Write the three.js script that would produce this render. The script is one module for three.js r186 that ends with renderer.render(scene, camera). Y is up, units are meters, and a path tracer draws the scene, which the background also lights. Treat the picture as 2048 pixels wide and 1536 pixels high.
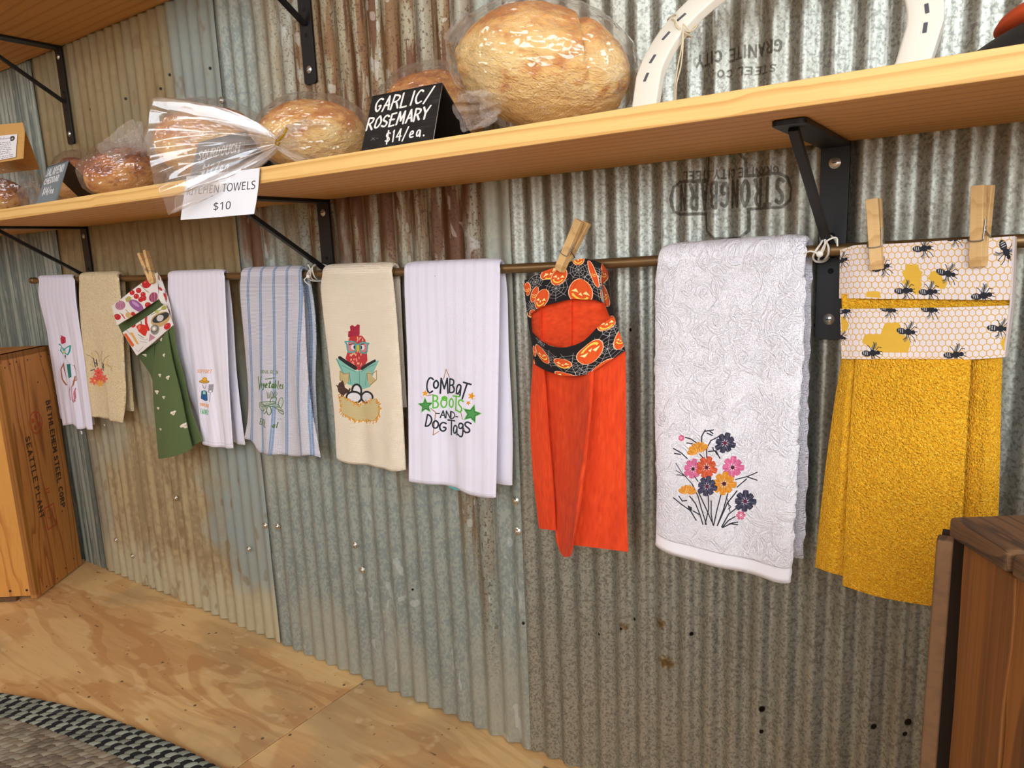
import * as THREE from 'three';
import { mergeGeometries, mergeVertices, toCreasedNormals } from 'three/addons/utils/BufferGeometryUtils.js';
import { RoundedBoxGeometry } from 'three/addons/geometries/RoundedBoxGeometry.js';

// ───────────────────────── camera, sky, sun, exposure ─────────────────────────
const scene = new THREE.Scene();
const YAW = 0.6105, PITCH = -0.1794, ROLL = -0.0407, FPX = 1435.84;
const CAM = new THREE.Vector3(0, 0.7543, 0.815);
const camera = new THREE.PerspectiveCamera(THREE.MathUtils.radToDeg(2 * Math.atan(768 / FPX)), 2048 / 1536, 0.02, 60);
camera.position.copy(CAM);
camera.rotation.set(PITCH, YAW, ROLL, 'YXZ');
camera.updateMatrixWorld(true);

scene.background = new THREE.Color(0.93, 0.985, 1.05);
scene.backgroundIntensity = 5.5;
const sun = new THREE.DirectionalLight(0xffe6c4, 6);
sun.position.set(1.5, 6, -3.2); sun.target.position.set(0, 0, 2);
sun.castShadow = true;
Object.assign(sun.shadow.camera, { left: -8, right: 8, top: 8, bottom: -8, near: 0.1, far: 20 });
sun.shadow.mapSize.set(2048, 2048);
scene.add(sun, sun.target);

const renderer = new THREE.WebGLRenderer({ antialias: true });
renderer.toneMapping = THREE.LinearToneMapping;
renderer.toneMappingExposure = 1.0;
renderer.shadowMap.enabled = true;

// ───────────────────────── helpers ─────────────────────────
function rng(seed) { let a = seed >>> 0; return () => { a = (a + 0x6d2b79f5) | 0; let t = Math.imul(a ^ (a >>> 15), 1 | a); t = (t + Math.imul(t ^ (t >>> 7), 61 | t)) ^ t; return ((t ^ (t >>> 14)) >>> 0) / 4294967296; }; }
const HASH = new Float32Array(65536); { const r = rng(77); for (let i = 0; i < 65536; i++) HASH[i] = r(); }
const h2 = (x, y) => HASH[((x & 255) | ((y & 255) << 8)) & 65535];
function vn(x, y) {
  const ix = Math.floor(x), iy = Math.floor(y); let fx = x - ix, fy = y - iy;
  fx = fx * fx * (3 - 2 * fx); fy = fy * fy * (3 - 2 * fy);
  const a = h2(ix, iy), b = h2(ix + 1, iy), c = h2(ix, iy + 1), d = h2(ix + 1, iy + 1);
  return a + (b - a) * fx + (c - a) * fy + (a - b - c + d) * fx * fy;
}
function fbm(x, y, o = 4) { let s = 0, a = 0.5, n = 0; for (let i = 0; i < o; i++) { s += a * vn(x, y); n += a; x = x * 2.03 + 17.3; y = y * 2.03 + 9.1; a *= 0.5; } return s / n; }
function n3(x, y, z) { return (vn(x + z * 0.71, y - z * 0.43) + vn(y + 31.7 + z * 0.37, z * 1.13 + x * 0.29) + vn(z + 71.3, x * 0.83 + y * 0.57)) / 3; }
const clamp = (x, a = 0, b = 1) => Math.min(b, Math.max(a, x)), ss = (a, b, x) => { const t = clamp((x - a) / (b - a)); return t * t * (3 - 2 * t); }, mix = (a, b, t) => a + (b - a) * t;
const mixc = (a, b, t) => [mix(a[0], b[0], t), mix(a[1], b[1], t), mix(a[2], b[2], t)];

// a point of the photograph measured on an upright plane (z known) or a level plane (y known)
const camR = new THREE.Matrix4().extractRotation(camera.matrixWorld);
const rayOf = (px, py) => new THREE.Vector3((px - 1024) / FPX, -(py - 768) / FPX, -1).applyMatrix4(camR);
function at(px, py, z) { const d = rayOf(px, py), t = (z - CAM.z) / d.z; return new THREE.Vector3(CAM.x + d.x * t, CAM.y + d.y * t, z); }
function atY(px, py, y) { const d = rayOf(px, py), t = (y - CAM.y) / d.y; return new THREE.Vector3(CAM.x + d.x * t, y, CAM.z + d.z * t); }

const used = new Map();
function numbered(n) { const k = used.get(n) || 0; used.set(n, k + 1); return k ? n + '_' + String(k).padStart(3, '0') : n; }
function tag(o, label, category, group, kind) { if (label) o.userData.label = label; if (category) o.userData.category = category; if (group) o.userData.group = group; if (kind) o.userData.kind = kind; return o; }
function shade(o) { o.traverse((m) => { if (m.isMesh) { m.castShadow = true; m.receiveShadow = true; } }); return o; }
function thing(name, label, category, pos = [0, 0, 0], group) {
  const g = new THREE.Group(); g.name = numbered(name); g.position.set(...(pos.toArray ? pos.toArray() : pos)); scene.add(g); return tag(g, label, category, group);
}
// geometry given in world metres is moved into its thing's own frame
function part(parent, name, geo, mat, label) {
  const p = parent.userData.origin || parent.position; geo = geo.clone(); geo.translate(-p.x, -p.y, -p.z);
  const m = new THREE.Mesh(geo, mat); m.name = name; m.castShadow = m.receiveShadow = true; parent.add(m);
  m.userData.origin = p.clone ? p.clone() : p; if (label) m.userData.label = label; return m;
}
function local(parent, name, geo, mat, label) { const m = new THREE.Mesh(geo, mat); m.name = name; m.castShadow = m.receiveShadow = true; parent.add(m); if (label) m.userData.label = label; return m; }
function struct(name, geo, mat) { const m = new THREE.Mesh(geo, mat); m.name = name; m.castShadow = m.receiveShadow = true; m.userData.kind = 'structure'; scene.add(m); return m; }
function box(x0, x1, y0, y1, z0, z1, r = 0) {
  const w = x1 - x0, h = y1 - y0, d = z1 - z0;
  const g = r ? new RoundedBoxGeometry(w, h, d, 2, r) : new THREE.BoxGeometry(w, h, d);
  g.translate((x0 + x1) / 2, (y0 + y1) / 2, (z0 + z1) / 2); return g;
}
function uvBox(g, sx = 1, sy = 1, o = 0) { // box-projected uv in metres
  g = g.index ? g.toNonIndexed() : g; const p = g.attributes.position, n = g.attributes.normal, uv = new Float32Array(p.count * 2);
  for (let i = 0; i < p.count; i++) {
    const x = p.getX(i), y = p.getY(i), z = p.getZ(i), a = Math.abs(n.getX(i)), b = Math.abs(n.getY(i)), c = Math.abs(n.getZ(i));
    let u, v; if (b >= a && b >= c) { u = x; v = z; } else if (c >= a) { u = x; v = y; } else { u = z; v = y; }
    uv[i * 2] = u * sx + o; uv[i * 2 + 1] = v * sy + o * 0.37;
  }
  g.setAttribute('uv', new THREE.BufferAttribute(uv, 2)); return g;
}
function tube(pts, r, seg = 40, rad = 8, closed = false) { return new THREE.TubeGeometry(new THREE.CatmullRomCurve3(pts.map((p) => (p.isVector3 ? p : new THREE.Vector3(...p))), closed), seg, r, rad, closed); }
const lathe = (pts, n = 20) => new THREE.LatheGeometry(pts.map((p) => new THREE.Vector2(...p)), n);
function canvasTex(w, h, draw, srgb = true) {
  const c = document.createElement('canvas'); c.width = w; c.height = h; const x = c.getContext('2d'); draw(x, w, h);
  const t = new THREE.CanvasTexture(c); if (srgb) t.colorSpace = THREE.SRGBColorSpace; t.wrapS = t.wrapT = THREE.RepeatWrapping; return t;
}
function pixelTex(w, h, f, srgb = true) {
  const d = new Uint8Array(w * h * 4);
  for (let y = 0; y < h; y++) for (let x = 0; x < w; x++) { const c = f(x, y), i = (y * w + x) * 4; d[i] = clamp(c[0], 0, 255); d[i + 1] = clamp(c[1], 0, 255); d[i + 2] = clamp(c[2], 0, 255); d[i + 3] = 255; }
  const t = new THREE.DataTexture(d, w, h); t.magFilter = THREE.LinearFilter; t.minFilter = THREE.LinearFilter; if (srgb) t.colorSpace = THREE.SRGBColorSpace; t.wrapS = t.wrapT = THREE.RepeatWrapping; t.needsUpdate = true; return t;
}
const std = (color, roughness = 0.8, o = {}) => new THREE.MeshStandardMaterial({ color, roughness, metalness: 0, ...o });

// ───────────────────────── stroke lettering (hand lettering, stencils) ─────────────────────────
const GL = {
  A: [[0, 1, .5, 0, 1, 1], [.2, .65, .8, .65]], B: [[0, 1, 0, 0, .65, .05, .75, .25, .6, .45, 0, .48], [.5, .47, .85, .6, .85, .85, .6, 1, 0, 1]], C: [[.95, .15, .6, 0, .2, .15, .03, .5, .2, .85, .6, 1, .95, .85]],
  D: [[0, 0, 0, 1, .55, .95, .95, .6, .9, .3, .5, .03, 0, 0]], E: [[.9, 0, 0, 0, 0, 1, .9, 1], [0, .5, .7, .5]], F: [[.9, 0, 0, 0, 0, 1], [0, .48, .7, .48]], G: [[.95, .15, .6, 0, .2, .15, .03, .5, .2, .88, .6, 1, .95, .8, .95, .55, .6, .55]],
  H: [[0, 0, 0, 1], [1, 0, 1, 1], [0, .5, 1, .5]], I: [[.5, 0, .5, 1]], J: [[.8, 0, .8, .8, .5, 1, .1, .85]], K: [[0, 0, 0, 1], [.9, 0, 0, .55, .9, 1]], L: [[0, 0, 0, 1, .85, 1]], M: [[0, 1, .1, 0, .5, .7, .9, 0, 1, 1]], N: [[0, 1, 0, 0, 1, 1, 1, 0]],
  O: [[.5, 0, .15, .15, 0, .5, .15, .85, .5, 1, .85, .85, 1, .5, .85, .15, .5, 0]], P: [[0, 1, 0, 0, .7, .05, .85, .3, .6, .53, 0, .55]], R: [[0, 1, 0, 0, .7, .05, .85, .28, .6, .5, 0, .52], [.4, .52, .95, 1]], S: [[.9, .13, .5, 0, .1, .15, .15, .4, .8, .58, .9, .82, .5, 1, .05, .87]],
  T: [[0, 0, 1, 0], [.5, 0, .5, 1]], U: [[0, 0, .03, .7, .3, 1, .7, 1, .97, .7, 1, 0]], V: [[0, 0, .5, 1, 1, 0]], W: [[0, 0, .25, 1, .5, .3, .75, 1, 1, 0]], Y: [[0, 0, .5, .5, 1, 0], [.5, .5, .5, 1]],
  '/': [[1, -.05, 0, 1.1]], $: [[.9, .2, .5, .08, .1, .22, .15, .45, .8, .58, .9, .8, .5, .92, .05, .8], [.42, -.08, .42, 1.1]], 1: [[.3, .15, .55, 0, .55, 1]], 2: [[.1, .2, .4, 0, .8, .15, .7, .45, .05, 1, .95, 1]], 4: [[.75, 1, .75, 0, 0, .65, 1, .65]], 0: [[.5, 0, .15, .15, .05, .5, .15, .85, .5, 1, .85, .85, .95, .5, .85, .15, .5, 0]],
  '.': [[.45, .95, .55, 1]], '-': [[.1, .55, .9, .55]], a: [[.85, .5, .5, .38, .12, .6, .2, .92, .55, .95, .85, .65, .85, .4, .9, 1]], e: [[.05, .7, .85, .68, .75, .42, .35, .38, .05, .7, .25, .97, .85, .9]], g: [[.8, .5, .5, .38, .15, .55, .3, .8, .75, .7, .8, .4, .8, 1.2, .4, 1.3, .1, 1.15]], t: [[.45, .1, .45, .85, .8, .95], [.1, .35, .85, .35]], b: [[.1, 0, .1, 1, .6, .97, .85, .7, .6, .45, .1, .55]], l: [[.4, 0, .4, .9, .6, 1]], s: [[.8, .45, .4, .4, .2, .55, .7, .75, .75, .95, .15, .95]],
};
function glyph(c, ch, x, y, w, h, rot = 0, jit = 0, r) {
  const g = GL[ch]; if (!g) return; c.save(); c.translate(x, y); c.rotate(rot);
  for (const s of g) {
    const p = []; for (let i = 0; i < s.length; i += 2) p.push([s[i] * w + (jit && r ? (r() - .5) * jit : 0), s[i + 1] * h + (jit && r ? (r() - .5) * jit : 0)]);
    c.beginPath(); c.moveTo(...p[0]); const round = 'CDGOSBPRUJaegbst02$'.includes(ch) && p.length > 3;
    if (round) { for (let i = 1; i + 1 < p.length; i++) { const e = i + 2 === p.length ? p[i + 1] : [(p[i][0] + p[i + 1][0]) / 2, (p[i][1] + p[i + 1][1]) / 2], sharp = (ch === 'B' || ch === 'P' || ch === 'R' || ch === 'D' || ch === 'b') && i < 3 && p[i][0] < .02 * w; if (sharp) { c.lineTo(...p[i]); c.lineTo(...e); } else c.quadraticCurveTo(...p[i], ...e); } } else for (let i = 1; i < p.length; i++) c.lineTo(...p[i]);
    c.stroke();
  }
  c.restore();
}
function write(c, text, x, y, w, h, gap, slope = 0, jit = 0, r) { let k = 0; for (const ch of text) { if (ch !== ' ') { const ww = ch === 'I' ? w * .3 : '1.'.includes(ch) ? w * .6 : ch === 'M' || ch === 'W' ? w * 1.2 : w; glyph(c, ch, x + k, y + k * slope, ww, h, Math.atan(slope), jit, r); k += ww + gap; } else k += w * .7; } }
const pen = (c, color, w) => { c.strokeStyle = color; c.lineWidth = w; c.lineCap = c.lineJoin = 'round'; };
const line = (c, ...p) => { c.beginPath(); for (let i = 0; i < p.length; i += 2) c[i ? 'lineTo' : 'moveTo'](p[i], p[i + 1]); c.stroke(); };
const poly = (c, fill, ...p) => { c.fillStyle = fill; c.beginPath(); for (let i = 0; i < p.length; i += 2) c[i ? 'lineTo' : 'moveTo'](p[i], p[i + 1]); c.closePath(); c.fill(); };
const oval = (c, fill, x, y, rx, ry, rot = 0, stroke, lw) => { c.beginPath(); c.ellipse(x, y, rx, ry, rot, 0, 7); if (fill) { c.fillStyle = fill; c.fill(); } if (stroke) { c.strokeStyle = stroke; c.lineWidth = lw; c.stroke(); } };
function star(c, fill, x, y, r, rot, stroke, lw) { c.beginPath(); for (let i = 0; i < 10; i++) { const a = rot + i * Math.PI / 5, q = i % 2 ? r * .45 : r; c[i ? 'lineTo' : 'moveTo'](x + q * Math.sin(a), y - q * Math.cos(a)); } c.closePath(); if (fill) { c.fillStyle = fill; c.fill(); } if (stroke) { c.strokeStyle = stroke; c.lineWidth = lw; c.stroke(); } }

// ───────────────────────── wood ─────────────────────────
function woodTex(seed, light, dark, o = {}) { // grain runs along u; one repeat is 1 m by .25 m
  const { w = 1024, h = 512, bands = 26, rough = 1 } = o;
  return pixelTex(w, h, (x, y) => {
    const u = x / w, v = y / h, e = Math.min(1, Math.min(u, 1 - u) * 12), k = seed * 3.7;
    const wob = fbm(u * 2.2 * e + k, v * 4 + k, 3) * 1.4;
    const ring = (v * bands * .35 + wob * (o.wob === undefined ? 3.2 : o.wob) + fbm(u * 5, v * 20 + k, 2) * .6 * (o.wob === undefined ? 1 : .3)) % 1;
    const late = ss(.55, .95, ring) * (1 - ss(.96, 1, ring));
    const fine = fbm(u * 26 + k, v * 260, 3) - .5, big = fbm(u * 3 + k * 2, v * 3, 2) - .5;
    const c = mixc(light, dark, clamp(late * .75 + fine * .55 * rough + big * .5));
    return c;
  });
}
const shelfEdgeMat = std(0xffffff, 0.6, { map: woodTex(1, [240, 200, 126], [214, 160, 86], { bands: 60, wob: .5, rough: .7 }) });
const shelfUnderMat = std(0xffffff, 0.65, { map: woodTex(5, [214, 164, 98], [190, 136, 76], { bands: 34, wob: .9 }) });
const pinWood = std(0xffffff, 0.7, { map: woodTex(9, [226, 188, 128], [204, 160, 102], { w: 256, h: 128, bands: 20, wob: .6 }) });
const crateMat = std(0xffffff, 0.72, { map: woodTex(12, [196, 134, 66], [140, 82, 34], { bands: 22, rough: 1.5 }) });
const crateBrightMat = std(0xffffff, 0.7, { map: woodTex(14, [214, 152, 72], [176, 112, 46], { bands: 14, rough: 1.6 }) });
const darkCrateMat = std(0xffffff, 0.8, { map: woodTex(17, [142, 88, 34], [94, 56, 18], { bands: 16, rough: 1.8 }) });
const wornTopMat = std(0xffffff, 0.85, { map: woodTex(21, [112, 80, 50], [66, 46, 28], { bands: 16, rough: 1.8 }) });
const boardMat = std(0xffffff, 0.85, { map: woodTex(23, [206, 176, 136], [170, 134, 94]) });

// ───────────────────────── room shell ─────────────────────────
const RX0 = -2.75, RX1 = 1.55, RY = 2.3, RZ = 2.3;
struct('wall_left', uvBox(box(RX0 - .1, RX0, -.1, RY + .1, -.012, RZ + .1)), boardMat);
struct('ceiling', uvBox(box(RX0, RX1, RY, RY + .1, -.012, RZ + .1)), boardMat);
// daylight enters by the open corner to the right of the camera and by a window in the front wall
const HX0 = -2.4, HX1 = -1.6, HY0 = 1.0, HY1 = 1.9, SILL = .85, WZ0 = .45, OX0 = -.55, FSILL = .7, OY = 2.1;
struct('wall_right', mergeGeometries([box(RX1, RX1 + .1, -.1, RY, -.012, WZ0), box(RX1, RX1 + .1, OY, RY, WZ0, RZ + .1), box(RX1, RX1 + .1, -.1, SILL, WZ0, RZ + .1)].map((b) => uvBox(b))), boardMat);
struct('wall_front', mergeGeometries([box(RX0, HX0, -.1, RY, RZ, RZ + .1), box(HX0, HX1, -.1, HY0, RZ, RZ + .1), box(HX0, HX1, HY1, RY, RZ, RZ + .1), box(HX1, OX0, -.1, RY, RZ, RZ + .1), box(OX0, RX1, OY, RY, RZ, RZ + .1), box(OX0, RX1, -.1, FSILL, RZ, RZ + .1)].map((b) => uvBox(b))), boardMat);
struct('ground', box(-18, 18, -.16, -.1, -12, 26), std(0xb8ab98, 0.95));

// floor of plywood sheets
const plyTex = (seed) => pixelTex(1536, 1024, (x, y) => {
  const X = x / 1536 * 1.5, Y = y / 1024 * 1.0, k = seed * 11.3;
  const wx = fbm(X * 1.7 + k, Y * 3.5 + k, 3), wy = fbm(X * 3 + 40 + k, Y * 8, 3);
  const f = (fbm(X * .8 + wx * .55 + k, Y * 6.5 + wy * .9 + k, 3) * 12 + Y * 5) % 1;
  const late = ss(.45, .62, f) * (1 - ss(.9, 1, f));
  const fine = fbm(X * 18 + k, Y * 220, 3) - .5, dirt = ss(.5, .8, fbm(X * 5 + 9 + k, Y * 6, 5)), patch = ss(.53, .57, fbm(X * 5 + k + 60, Y * 15, 4));
  let c = mixc([232, 196, 136], [204, 154, 98], clamp(late * (.25 + .55 * vn(X * 4 + k, Y * 11)) + patch * .6 + fine * .55));
  c = mixc(c, [164, 140, 108], dirt * .5); c = mixc(c, [236, 214, 172], ss(.7, .8, fbm(X * 30, Y * 40 + k, 3)) * .4);
  if (vn(X * 95 + k, Y * 120 + 7) > .965) c = mixc(c, [90, 66, 44], .7);
  return c;
});
const floor = new THREE.Group(); floor.name = 'floor'; floor.userData.kind = 'structure'; scene.add(floor);
{
  const slab = box(RX0, RX1, -.1, -.012, -.012, RZ + .1); local(floor, 'subfloor', slab, std(0x4a3b2a, .9));
  const a = new THREE.MeshStandardMaterial({ roughness: .62, map: plyTex(1) }), b = new THREE.MeshStandardMaterial({ roughness: .62, map: plyTex(2) });
  const sheetAt = (x0, x1, z0, z1, m, o) => { const g = box(x0, x1, -.012, 0, z0, z1, .0012); const p = g.attributes.position, uv = g.attributes.uv; for (let i = 0; i < p.count; i++) uv.setXY(i, (p.getX(i) - o) / 1.5, p.getZ(i) / 1.0 + .13); local(floor, 'plywood_sheet', g, m); };
  sheetAt(RX0, -.9245, -.012, 1.2, a, -2.4); sheetAt(-.9225, .3, -.012, 1.2, b, -.94); sheetAt(.302, RX1, -.012, 1.2, a, .3);
  sheetAt(RX0, -.4, 1.202, RZ + .1, b, -2.4); sheetAt(-.398, RX1, 1.202, RZ + .1, a, -.4);
  const nail = lathe([[0, .001], [.0022, .0008], [.0026, 0]], 10), nm = std(0x7a6a58, .5, { metalness: .3 });
  for (const [px, py] of [[390, 1411], [418, 1267], [432, 1266], [325, 1325], [244, 1363], [178, 1394], [622, 1418], [525, 1477], [580, 1470], [688, 1370], [724, 1369], [160, 1232]]) { const p = atY(px, py, 0); const m = local(floor, 'nail', nail, nm); m.position.set(p.x, 0, p.z); }
}

// ───────────────────────── corrugated sheets of the back wall ─────────────────────────
const wall = new THREE.Group(); wall.name = 'wall_back'; wall.userData.kind = 'structure'; scene.add(wall);
local(wall, 'backing', box(RX0 - .1, RX1 + .1, -.1, RY + .1, -.12, -.012), std(0x5d5348, 0.9));
function corrugated(x0, x1, y0, y1, zo, pitch, ph, amp, mat, seed) {
  const n = Math.round((x1 - x0) / pitch * 14), rows = 40, W = n + 1, P = [], U = [], I = [];
  const prof = (x) => { const s = Math.sin((x - ph) / pitch * 2 * Math.PI); return amp * Math.sign(s) * Math.pow(Math.abs(s), .85); };
  for (const b of [0, 1]) for (let j = 0; j <= rows; j++) for (let i = 0; i <= n; i++) {
    const x = mix(x0, x1, i / n), y = mix(y0, y1, j / rows);
    const dent = (fbm(x * 7 + seed, y * 6, 3) - .5) * .0024, wob = (fbm(y * 3 + seed, x * 2, 2) - .5) * .002;
    P.push(x + wob, y + (j ? 0 : (vn(x * 14, seed) - .5) * .004), zo + prof(x) + dent - b * .0007); U.push((x - x0) / (x1 - x0), (y - y0) / (y1 - y0));
  }
  const O = W * (rows + 1);
  for (let j = 0; j < rows; j++) for (let i = 0; i < n; i++) { const a = j * W + i, b = a + 1, c = a + W, d = c + 1; I.push(a, b, d, a, d, c, O + a, O + d, O + b, O + a, O + c, O + d); }
  for (let i = 0; i < n; i++) { I.push(i, O + i, O + i + 1, i, O + i + 1, i + 1); }
  for (let j = 0; j < rows; j++) for (const e of [0, n]) { const a = j * W + e, c = a + W; e ? I.push(a, O + a, O + c, a, O + c, c) : I.push(a, c, O + c, a, O + c, O + a); }
  const g = new THREE.BufferGeometry(); g.setAttribute('position', new THREE.Float32BufferAttribute(P, 3)); g.setAttribute('uv', new THREE.Float32BufferAttribute(U, 2)); g.setIndex(I); g.computeVertexNormals();
  return local(wall, 'corrugated_sheet', g, mat);
}
const SH = 1.45; // height that the sheet textures cover
const SEAM_A = -.5505, SEAM_B = -1.1643, SEAM_C = -1.862;
// bare holes and rust marks, measured in metres on the wall
const HOLES = [[547, 1093, .0028], [632, 1115, .003], [828, 1181, .003], [1201, 1269, .003], [1245, 1258, .003], [1258, 662, .0032], [1629, 653, .0034], [420, 137, .004], [339, 150, .004], [322, 178, .004], [252, 198, .004], [1050, 1247, .004], [1384, 1270, .004], [1525, 1420, .006], [1524, 1465, .004], [1748, 1455, .005], [1816, 1448, .006], [1810, 1470, .004], [1268, 1243, .003], [185, 220, .004]].map(([x, y, r]) => [at(x, y, 0), r]);
function holeAt(x, y) { let k = 0; for (const [p, r] of HOLES) { const d = Math.hypot(x - p.x, (y - p.y) * .8) / (r * .5); if (d < 1.3) k = Math.max(k, 1 - ss(.8, 1.3, d)); } return k; }
const RUSTMARK = [[1335, 1325, .012], [1322, 1247, .009], [1250, 1255, .007]].map(([x, y, r]) => [at(x, y, 0), r]);
// the mill stamp on the bare sheet, printed upside down
const stampCanvas = document.createElement('canvas'); stampCanvas.width = 1024; stampCanvas.height = 512;
const SX0 = -.392, SX1 = -.165, SY0 = .735, SY1 = .868; // patch of wall that carries the stamp
{
  const c = stampCanvas.getContext('2d'); c.fillStyle = '#fff'; c.fillRect(0, 0, 1024, 512);
  const W0 = at(1330, 300, 0); void W0;
  const m = (px, py) => { const p = at(px, py, 0); return [(p.x - SX0) / (SX1 - SX0) * 1024, (SY1 - p.y) / (SY1 - SY0) * 512]; };
  pen(c, '#000', 13);
  const ring = (pts) => { c.beginPath(); pts.forEach(([x, y], i) => { const q = m(x, y); c[i ? 'lineTo' : 'moveTo'](...q); }); c.stroke(); };
  ring([[1418, 318], [1415, 364], [1358, 365], [1345, 375], [1340, 400], [1345, 425], [1358, 430], [1410, 429], [1412, 463], [1430, 479], [1480, 478], [1497, 462], [1496, 420], [1560, 416], [1578, 402], [1581, 378], [1572, 356], [1556, 348], [1492, 353], [1492, 322], [1478, 306]]);
  // STRONGBARN, turned by 180 degrees
  const a = m(1568, 372), b = m(1352, 388); const len = Math.hypot(b[0] - a[0], b[1] - a[1]); const hgt = 105;
  c.save(); c.translate(a[0], a[1] - 2); c.rotate(Math.atan2(b[1] - a[1], b[0] - a[0])); c.translate(0, hgt * .28); c.scale(1, 1); pen(c, '#000', 15); write(c, 'STRONGBARN', 8, -hgt, len / 10 - 24, hgt, 23); c.restore();
  const s0 = m(1556, 336), s1 = m(1432, 344); c.save(); c.translate(s0[0], s0[1]); c.rotate(Math.atan2(s1[1] - s0[1], s1[0] - s0[0])); pen(c, '#000', 7); write(c, 'GRANITE CITY STEEL', 0, -30, 20, 34, 10); c.restore();
}
const stampData = stampCanvas.getContext('2d').getImageData(0, 0, 1024, 512).data;
const stamp2Canvas = document.createElement('canvas'); stamp2Canvas.width = 512; stamp2Canvas.height = 256;
const TX0 = -.345, TX1 = -.18, TY0 = .9, TY1 = .985;
{
  const c = stamp2Canvas.getContext('2d'); c.fillStyle = '#fff'; c.fillRect(0, 0, 512, 256);
  const m = (px, py) => { const p = at(px, py, 0); return [(p.x - TX0) / (TX1 - TX0) * 512, (TY1 - p.y) / (TY1 - TY0) * 256]; };
  const row = (p, q, text, h, w) => { const a = m(...p), b = m(...q), L = Math.hypot(b[0] - a[0], b[1] - a[1]); c.save(); c.translate(...a); c.rotate(Math.atan2(b[1] - a[1], b[0] - a[0])); pen(c, '#000', w); const n = L / text.length; write(c, text, 0, -h / 2, n * .66, h, n * .34); c.restore(); };
  row([1562, 92], [1365, 128], 'GRANITE CITY', 34, 7); row([1552, 138], [1408, 152], 'STEEL CO.', 22, 5);
}
const stamp2Data = stamp2Canvas.getContext('2d').getImageData(0, 0, 512, 256).data;
function stampAt(x, y) {
  let k = 0;
  if (x > SX0 && x < SX1 && y > SY0 && y < SY1) k = 1 - stampData[(Math.floor((SY1 - y) / (SY1 - SY0) * 511) * 1024 + Math.floor((x - SX0) / (SX1 - SX0) * 1023)) * 4] / 255;
  if (x > TX0 && x < TX1 && y > TY0 && y < TY1) k = Math.max(k, 1 - stamp2Data[(Math.floor((TY1 - y) / (TY1 - TY0) * 255) * 512 + Math.floor((x - TX0) / (TX1 - TX0) * 511)) * 4] / 255);
  return k;
}
function sheetTex(x0, x1, w, h, f) { return pixelTex(w, h, (i, j) => f(mix(x0, x1, (i + .5) / w), (j + .5) / h * SH)); }
// bright galvanised sheet with spangle
function bareColor(x, y) {
  const s = fbm(x * 520, y * 400, 3), t = fbm(x * 760 + 40, y * 620, 2), big = fbm(x * 9 + 3, y * 4, 3) - .5;
  let c = mixc([166, 169, 159], [112, 112, 103], ss(.48, .66, s) * .6);
  c = mixc(c, [204, 205, 192], ss(.56, .72, t) * .45);
  c = mixc(c, [128, 116, 96], clamp(big * 1.4));
  for (const [p, r] of RUSTMARK) { const d = Math.hypot(x - p.x, y - p.y) / r + (vn(x * 300, y * 300) - .5) * .9; if (d < 1) c = mixc(c, [112, 80, 34], (1 - d) * .9); }
  c = mixc(c, [58, 54, 46], stampAt(x, y) * (.5 + .25 * vn(x * 400, y * 400)));
  return mixc(c, [22, 18, 14], holeAt(x, y));
}
const PM = .0322, PHM = -.934;
const colRand = HASH.subarray(900, 1100);
function weathered(x, y) { // the grey-blue sheet with rust running down from its top
  const ci = (x - SEAM_B) / PM, col = Math.floor(ci), cf = ci - col;
  const s = fbm(x * 420, y * 260, 3) * .75 + fbm(x * 60, y * 30, 2) * .25, big = fbm(x * 6, y * 3 + 20, 3), streak = fbm(x * 190 + 5, y * 5, 3);
  let c = mixc([158, 163, 151], [134, 143, 138], ss(.4, .65, s));
  c = mixc(c, [176, 172, 152], ss(.5, .75, big) * .6 + ss(.6, .8, streak) * .25);
  // rust: by ridge, stronger high up and towards the right of the sheet
  const place = ss(-1.12, -.9, x) * (1 - ss(-.615, -.595, x)), amt = colRand[col + 40] * .75 + .25;
  const low = .60 + (colRand[col + 60] - .5) * .5 - ss(-.78, -.66, x) * .25;
  const up = ss(low - .12, low + .22, y) * place;
  const clean = colRand[col + 80] > .82 ? .25 : 1;
  const dust = ss(.42, .62, fbm(x * 110 + 9, y * 16, 4) + .1 * Math.cos(cf * 6.28)) * up * amt * clean;
  c = mixc(c, [152, 138, 104], up * .65 * clean);
  c = mixc(c, [116, 78, 40], dust * .85);
  const deep = ss(.53, .68, fbm(x * 150 + 70, y * 9 + 3, 4) + (cf > .6 ? .05 : -.02)) * up * ss(-1.08, -.86, x);
  c = mixc(c, [90, 50, 22], deep * .85 * clean);
  const heavy = ss(.71, .77, y + (colRand[col + 20] - .5) * .12) * ss(.98, .88, y) * Math.max(ss(-.93, -.88, x) * (1 - ss(-.62, -.6, x)), ss(-1.15, -1.14, x) * ss(-1.07, -1.08, x)) * ss(.3, .62, fbm(x * 130 + 20, y * 14, 3) + (colRand[col + 10] - .5) * .35);
  c = mixc(c, [100, 60, 32], heavy * .85);
  const speck = ss(.66, .74, fbm(x * 520, y * 420, 2)) * up; c = mixc(c, [74, 42, 28], speck * .6);
  if (ss(.6, .75, fbm(x * 24 + 80, y * 10, 3)) > .3 && vn(x * 160, y * 60) > .72) c = mixc(c, [204, 208, 206], .45);
  return mixc(c, [20, 16, 12], holeAt(x, y));
}
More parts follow.
